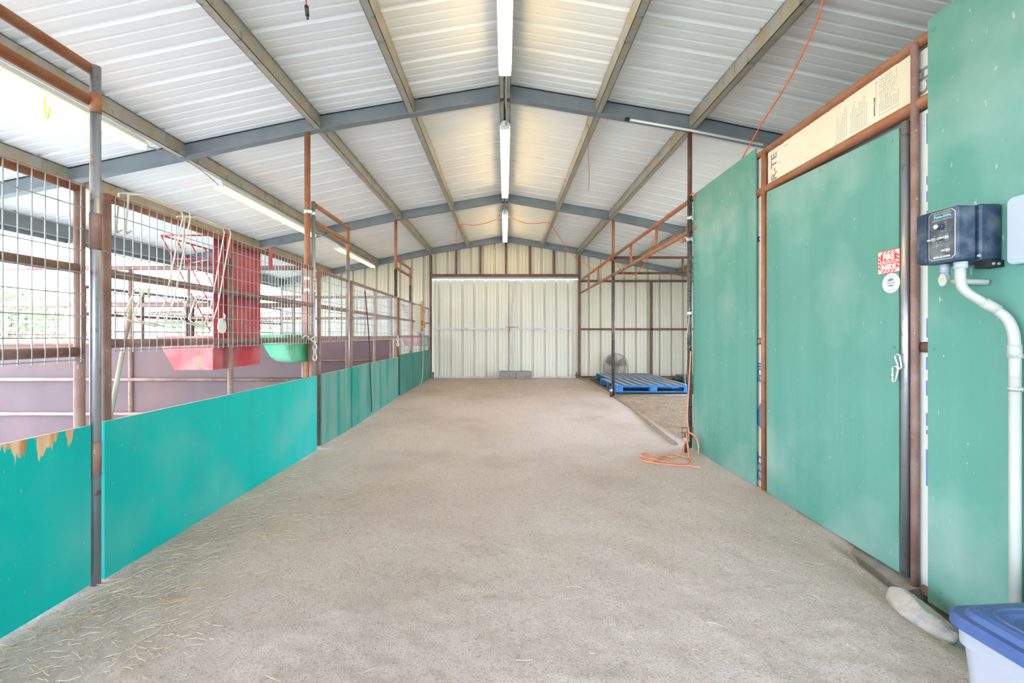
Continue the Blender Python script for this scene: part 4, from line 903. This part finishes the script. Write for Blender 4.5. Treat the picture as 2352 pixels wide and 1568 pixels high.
tag(ob('milky_panel', MB().box(-1.905, -1.902, 9.02, 9.65, 1.24, 1.82), 'clear'), 'milky plastic sheet hung on the last stall front left of the halter', 'sheet')
tag(ob('yellow_twine', MB().path(spline([(-3.29, 3.0, 2.945), (-3.24, 3.02, 2.90), (-3.27, 3.03, 2.82), (-3.25, 3.03, 2.70), (-3.23, 3.03, 2.78)], 4), .004, 5), 'yellow'), 'knot of yellow twine hanging from the purlin over the nearest stall', 'twine')

# ------------------------------------------------------------------ pallets, fan, blocks
def pallet(label, x0, y0, w, d, z0, m='pal_blue', top='pal_wood', rot=0, nb=9):
    o = thing('pallet', label, 'pallet', (x0+w/2, y0+d/2, z0))
    for i in range(3):
        y = y0+i*(d-.10)/2
        for j in range(3): x = x0+j*(w-.145)/2; ob('block', MB().box(x, x+.145, y, y+.10, z0+.018, z0+.098, .003), m, o)
        ob('bottom_board', MB().box(x0, x0+w, y, y+.10, z0, z0+.018), m, o)
        ob('stringer_board', MB().box(x0, x0+w, y, y+.10, z0+.098, z0+.116), m, o)
    ob('front_edge_paint', MB().box(x0, x0+w, y0-.002, y0, z0+.10, z0+.132), m, o)
    for i in range(nb):
        x = lerp(x0, x0+w-.125, i/(nb-1)); db = ob('deck_board', MB().box(x, x+.125, y0, y0+d, z0+.116, z0+.134), m, o); ob('worn_top', MB().box(x+.012, x+.113, y0+.004, y0+d, z0+.134, z0+.1346), top, db, label='bare worn wood on top of the board')
    o.rotation_euler.z = rot
    return o
pallet('worn blue pallet nearest the camera, on the black mat', 2.10, 8.12, 1.45, 1.30, .078)
pallet('worn blue pallet lying behind the front one, near the fan', 2.28, 9.55, 1.30, 1.15, .078)
pallet('teal pallet at the side, half hidden by the green wall', 4.15, 9.4, 1.2, 1.0, .078, 'pal_teal', 'timber')
tag(ob('wooden_board', MB().box(3.7, 5.4, 10.45, 10.75, .078, .11), 'timber'), 'brown board on the floor behind the teal pallet', 'board')
fan = thing('drum_fan', 'round metal floor fan behind the blue pallets', 'fan', (2.80, 10.8, .075)); fc = Vector((2.80, 10.8, .405)); R_ = .295
cg = MB()
for dy in (-.07, .07): cg.torus(fc+Vector((0, dy, 0)), (0, 1, 0), R_, .006, 40, 6)
for rr2 in (.26, .22, .18, .14, .10, .065): cg.torus(fc+Vector((0, -.08, 0)), (0, 1, 0), rr2, .0022, 32, 4); cg.torus(fc+Vector((0, .08, 0)), (0, 1, 0), rr2, .0022, 32, 4)
for k in range(8):
    a = 2*PI*k/8
    for dy in (-.08, .08): cg.tube(fc+Vector((.05*math.cos(a), dy, .05*math.sin(a))), fc+Vector((R_*math.cos(a), dy*.87, R_*math.sin(a))), .0035, 5)
    cg.tube(fc+Vector((R_*math.cos(a), -.07, R_*math.sin(a))), fc+Vector((R_*math.cos(a), .07, R_*math.sin(a))), .003, 5)
ob('wire_guard', cg, 'fanmetal', fan)
for k in range(3):
    a0 = 2*PI*k/3+.4; vs = []
    for r_ in (.04, .12, .20, .27):
        for t in (-.5, 0, .5): a = a0+t*(1.5-.8*(r_-.04)/.23); vs.append(fc+Vector((r_*math.cos(a), .03*t*2, r_*math.sin(a))))
    vs2 = [v+Vector((0, .003, 0)) for v in vs]; fs = [(i*3+j, i*3+j+1, i*3+j+4, i*3+j+3) for i in range(3) for j in range(2)]; fs += [tuple(q+12 for q in f)[::-1] for f in fs]
    ob('blade', MB().add(vs+vs2, fs, True), 'fanmetal', fan)
ob('motor_hub', MB().tube(fc+Vector((0, -.09, 0)), fc+Vector((0, .06, 0)), .05, 18), 'steel_dark', fan)
ob('stand', MB().path([fc+Vector((-R_-.015, 0, 0)), fc+Vector((-R_-.02, 0, -.33)), fc+Vector((R_+.02, 0, -.33)), fc+Vector((R_+.015, 0, 0))], .011, 8), 'fanmetal', fan)
def block(x0, label, m_='concrete'):
    z = .06; o = tag(ob('concrete_block', MB().box(x0, x0+.405, 10.78, 10.95, z, z+.19, .006), m_), label, 'concrete block'); return o
b1 = block(-.14, 'left one of two concrete blocks holding the end doors, chipped top'); b2 = block(.28, 'right one of two concrete blocks holding the end doors')
for b_, x0 in ((b1, -.14), (b2, .28)):
    WL[b_.name] = Vector(b_.location)
    ob('core_hole_shade', MB().box(x0+.05, x0+.17, 10.82, 10.91, .2505, .2512).box(x0+.235, x0+.355, 10.82, 10.91, .2505, .2512), 'gap_dark', b_)  # flat dark plates painting the shade of the core holes
tag(ob('drop_latch', MB().box(-1.86, -1.83, 10.93, 10.96, .06, .22).box(-1.87, -1.82, 10.92, 10.97, .16, .20), 'steel_dark'), 'small dark latch at the left foot of the end door', 'latch')
tag(ob('drop_latch', MB().box(1.82, 1.85, 10.93, 10.96, .06, .22).box(1.80, 1.88, 10.92, 10.97, .12, .15), 'steel_dark'), 'small dark latch at the right foot of the end door', 'latch')
wb2 = MB()
for k in range(5): wb2.path([(1.55+.06*k, 4.75, .02), (1.55+.06*k, 4.75, .14)], .003, 4)
for k in range(3): wb2.path([(1.55, 4.75, .03+.05*k), (1.79, 4.75, .03+.05*k)], .003, 4)
tag(ob('wire_basket', MB().add([(v[0]+.42, v[1], v[2]) for v in wb2.v], wb2.f), 'black'), 'small black wire basket on the ground behind the corner post', 'basket')
# ------------------------------------------------------------------ rock and storage bin
def rock():
    import bmesh
    bm = bmesh.new(); bmesh.ops.create_icosphere(bm, subdivisions=4, radius=1)
    for v in bm.verts:
        p = v.co.copy(); q = Vector((abs(p.x)**.75*math.copysign(1, p.x), abs(p.y)**.8*math.copysign(1, p.y), abs(p.z)**.7*math.copysign(1, p.z)))
        d = 1+.16*noise.noise(p*1.3+Vector((3, 1, 8)))+.10*noise.noise(p*3.2)+.02*noise.noise(p*12)
        q = q*d
        for n_, d_ in ((Vector((.5, .3, .8)), .80), (Vector((-.8, .2, .5)), .78), (Vector((-.3, -.8, .5)), .80), (Vector((.2, .9, .35)), .86), (Vector((-.6, -.5, -.1)), .88), (Vector((.1, -.2, .97)), .84), (Vector((-.9, .5, .1)), .9)):
            n_ = n_.normalized(); k_ = q.dot(n_)-d_
            if k_ > 0: q = q-n_*k_*.92
        q += Vector((1, 1, 1))*.03*noise.noise(p*7)
        v.co = Vector((q.x*.070, q.y*.150, q.z*.070))
    me = bpy.data.meshes.new('rock'); bm.to_mesh(me); bm.free()
    for p in me.polygons: p.use_smooth = True
    me.materials.append(M['rock']); o = bpy.data.objects.new('rock', me); C.objects.link(o)
    o.location = (1.725, 1.785, -.012); o.rotation_euler = (math.radians(4), math.radians(14), math.radians(-14)); return o
tag(rock(), 'pale grey rock on the dirt at the foot of the green wall', 'rock')
bn = thing('storage_bin', 'white plastic storage bin with a blue lid at the frame corner', 'storage bin', (1.64, 1.05, -.03))
def rrect(x0, x1, y0, y1, r, n=12):
    p = []
    for (cx, cy, a0) in ((x1-r, y1-r, 0), (x0+r, y1-r, 90), (x0+r, y0+r, 180), (x1-r, y0+r, 270)):
        for k in range(n+1): a = math.radians(a0+90*k/n); p.append((cx+r*math.cos(a), cy+r*math.sin(a)))
    return p
def loft(secs):
    mb = MB(); n = len(secs[0][1]); vs = [(x, y, z) for z, ps in secs for x, y in ps]; fs = []
    for i in range(len(secs)-1):
        for j in range(n): fs.append((i*n+j, i*n+(j+1) % n, (i+1)*n+(j+1) % n, (i+1)*n+j))
    fs += [tuple(range(n))[::-1], tuple(range((len(secs)-1)*n, len(secs)*n))]; mb.add(vs, fs); return mb
bx0, bx1, by0, by1 = 1.378, 1.83, .74, 1.335
def rz(x0, x1, y0, y1, r, e): return rrect(x0+e, x1-e, y0+e, y1-e, r)
ob('bin_body', loft([(-.03, rz(bx0, bx1, by0, by1, .04, .035)), (.23, rz(bx0, bx1, by0, by1, .05, .014)), (.235, rz(bx0, bx1, by0, by1, .05, .006)), (.287, rz(bx0, bx1, by0, by1, .05, .004))]), 'bin', bn)
ld = ob('lid', loft([(0.287, rz(bx0, bx1, by0, by1, .06, -.012)), (0.315, rz(bx0, bx1, by0, by1, .06, -.012)), (0.321, rz(bx0, bx1, by0, by1, .06, -.006)), (0.323, rz(bx0, bx1, by0, by1, .055, .012)), (0.339, rz(bx0, bx1, by0, by1, .05, .02)), (0.345, rz(bx0, bx1, by0, by1, .05, .034)), (0.343, rz(bx0, bx1, by0, by1, .04, .075)), (0.335, rz(bx0, bx1, by0, by1, .04, .085))]), 'lid', bn)
ob('lid_rib', MB().path([(x, y, .343) for x, y in rz(bx0, bx1, by0, by1, .06, .055)], .006, 6, closed=True), 'lid', ld)
for o_ in bn.children: pass
bn.rotation_euler.z = math.radians(4)
# near-black slab painting the shade in the gap under the near green panel
tag(ob('gap_shade_slab', MB().hexa([(1.78, 1.36, -.18), (2.02, 1.36, -.18), (2.02, 1.99, -.18), (1.80, 1.99, -.18), (1.80, 1.36, -.10), (2.02, 1.36, -.085), (2.02, 1.99, -.09), (1.84, 1.99, -.12)]), 'gap_dark'), 'dark slab standing in for shade in the gap under the green wall by the rock', 'dark slab')

# ------------------------------------------------------------------ litter on the floor
rs_ = random.Random(11); hay = MB()
def straw(mb, x, y, L_, a, w, z=.004, lift=0):
    d = Vector((math.cos(a), math.sin(a), 0)); s_ = Vector((-d.y, d.x, 0)); bend = rs_.uniform(-.25, .25)*L_
    pts = [Vector((x, y, 0)), Vector((x, y, 0))+d*L_*.5+s_*bend*.5, Vector((x, y, 0))+d*L_]
    P = [Vector((p.x, p.y, zfl(p.x, p.y)+z+lift*rs_.random())) for p in pts]; vs = []
    for p in P: vs += [p-s_*w, p+s_*w, p+Vector((0, 0, w*1.2))]
    mb.add(vs, [(0, 2, 5, 3), (2, 1, 4, 5), (3, 5, 8, 6), (5, 4, 7, 8)])
for i in range(2600):
    t = rs_.random()
    if t < .55: y = rs_.uniform(1.3, 4.6); x = -1.88+abs(rs_.gauss(0, .22))
    elif t < .8: cx, cy = rs_.choice([(-1.35, 2.6), (-1.1, 3.0), (-1.5, 1.9), (-1.3, 1.6), (-.85, 3.3)]); x = rs_.gauss(cx, .12); y = rs_.gauss(cy, .12)
    elif t < .9: x = rs_.uniform(-1.8, 1.8); y = rs_.uniform(1.3, 6)
    else: x = rs_.uniform(-1.8, -1.2); y = rs_.uniform(4.5, 10.8)
    if not -1.9 < x < 1.88: continue
    straw(hay, x, y, rs_.uniform(.015, .07)*(1 if rs_.random() < .93 else 2.2), rs_.uniform(0, PI*2), rs_.uniform(.0005, .0011), lift=.006 if t < .5 else .002)
tag(ob('straw', hay, 'hay', loc=(0, 0, 0)), 'dry straw scattered over the dirt beside the stall fronts', 'straw', kind='stuff')
hay2 = MB()
for i in range(1500):
    x = rs_.uniform(2.0, 4.3); y = rs_.uniform(4.5, 7.6); straw(hay2, x, y, rs_.uniform(.015, .04), rs_.uniform(0, 6.3), rs_.uniform(.001, .003))
for i in range(1600):
    x = rs_.uniform(-1.85, 1.85); y = rs_.triangular(7.5, 10.95, 10.9); straw(hay2, x, y, rs_.uniform(.01, .04), rs_.uniform(0, 6.3), rs_.uniform(.001, .0025))
tag(ob('bedding_chips', hay2, 'wood', loc=(0, 0, 0)), 'brown bedding chips over the dirt of the pallet bay and the end of the aisle', 'bedding', kind='stuff')
gv = MB()
for i in range(7000):
    y = rs_.uniform(1.3, 2.6) if rs_.random() < .5 else rs_.uniform(1.3, 6); x = rs_.uniform(-1.85, 1.85); r_ = rs_.uniform(.0012, .0032)*(1 if rs_.random() < .96 else 1.4); z = zfl(x, y)+r_*.4
    a = rs_.uniform(0, 6.3); u = Vector((math.cos(a), math.sin(a), 0))*r_*rs_.uniform(.8, 1.5); w = Vector((-math.sin(a), math.cos(a), 0))*r_; c = Vector((x, y, z)); h = Vector((0, 0, r_*.8))
    gv.add([c+u, c+w, c-u, c-w, c+h, c-h], [(0, 1, 4), (1, 2, 4), (2, 3, 4), (3, 0, 4), (1, 0, 5), (2, 1, 5), (3, 2, 5), (0, 3, 5)])
tag(ob('gravel', gv, 'stones', loc=(0, 0, 0)), 'fine pale grit on the dirt floor of the aisle', 'gravel', kind='stuff')

# ------------------------------------------------------------------ trees outside
def tree(label, x, y, h, w, seed, bare=False, n=2600):
    r = random.Random(seed); o = thing('tree', label, 'tree', (x, y, -.05)); tk = MB(); tips = []
    def grow(p, d, L_, rad, dep):
        q = p+d*L_; tk.path([p, (p+q)/2+Vector((r.uniform(-1, 1), r.uniform(-1, 1), 0))*L_*.06, q], rad, 5, r2=rad*.6, cap=False); tips.append(q)
        if dep: 
            for k in range(3): grow(q, (d+Vector((r.uniform(-.9, .9), r.uniform(-.9, .9), r.uniform(-.15, .6)))).normalized(), L_*.68, rad*.55, dep-1)
    grow(Vector((x, y, -.1)), Vector((0, 0, 1)), h*.28, h*.022, 4 if bare else 3)
    ob('trunk', tk, 'bark', o)
    if True:
        lf = MB(); nn = 500 if bare else n
        for i in range(nn):
            t = r.choice(tips); p = t+Vector((r.gauss(0, w*.12), r.gauss(0, w*.12), r.gauss(0, h*.07))); s = r.uniform(.04, .11)
            u = Vector((r.uniform(-1, 1), r.uniform(-1, 1), r.uniform(-1, 1))).normalized()*s; v = u.orthogonal().normalized()*s*.5
            lf.add([p-u, p+v, p+u, p-v], [(0, 1, 2, 3)])
        ob('foliage', lf, 'leaf', o)
    return o
tree('small pale leafy tree seen through the mesh near the left frame edge', -13.0, 11.2, 3.1, 4, 1)
tree('low scrub tree left of the paired fence posts', -18.5, 15, 3.2, 4, 2)
tree('grey green scrub tree beyond the outdoor fence, behind the wooden tool handle', -17, 23, 3.2, 5, 3)
tree('scrub tree beyond the outdoor fence, behind the cream wire racks', -14, 27, 3.6, 5, 4)
tree('bare branched tree seen right of the red feeder', -8.2, 21, 5.2, 5, 5, bare=True)
tree('distant scrub tree by the barn corner', -9, 33, 4.0, 6, 6)
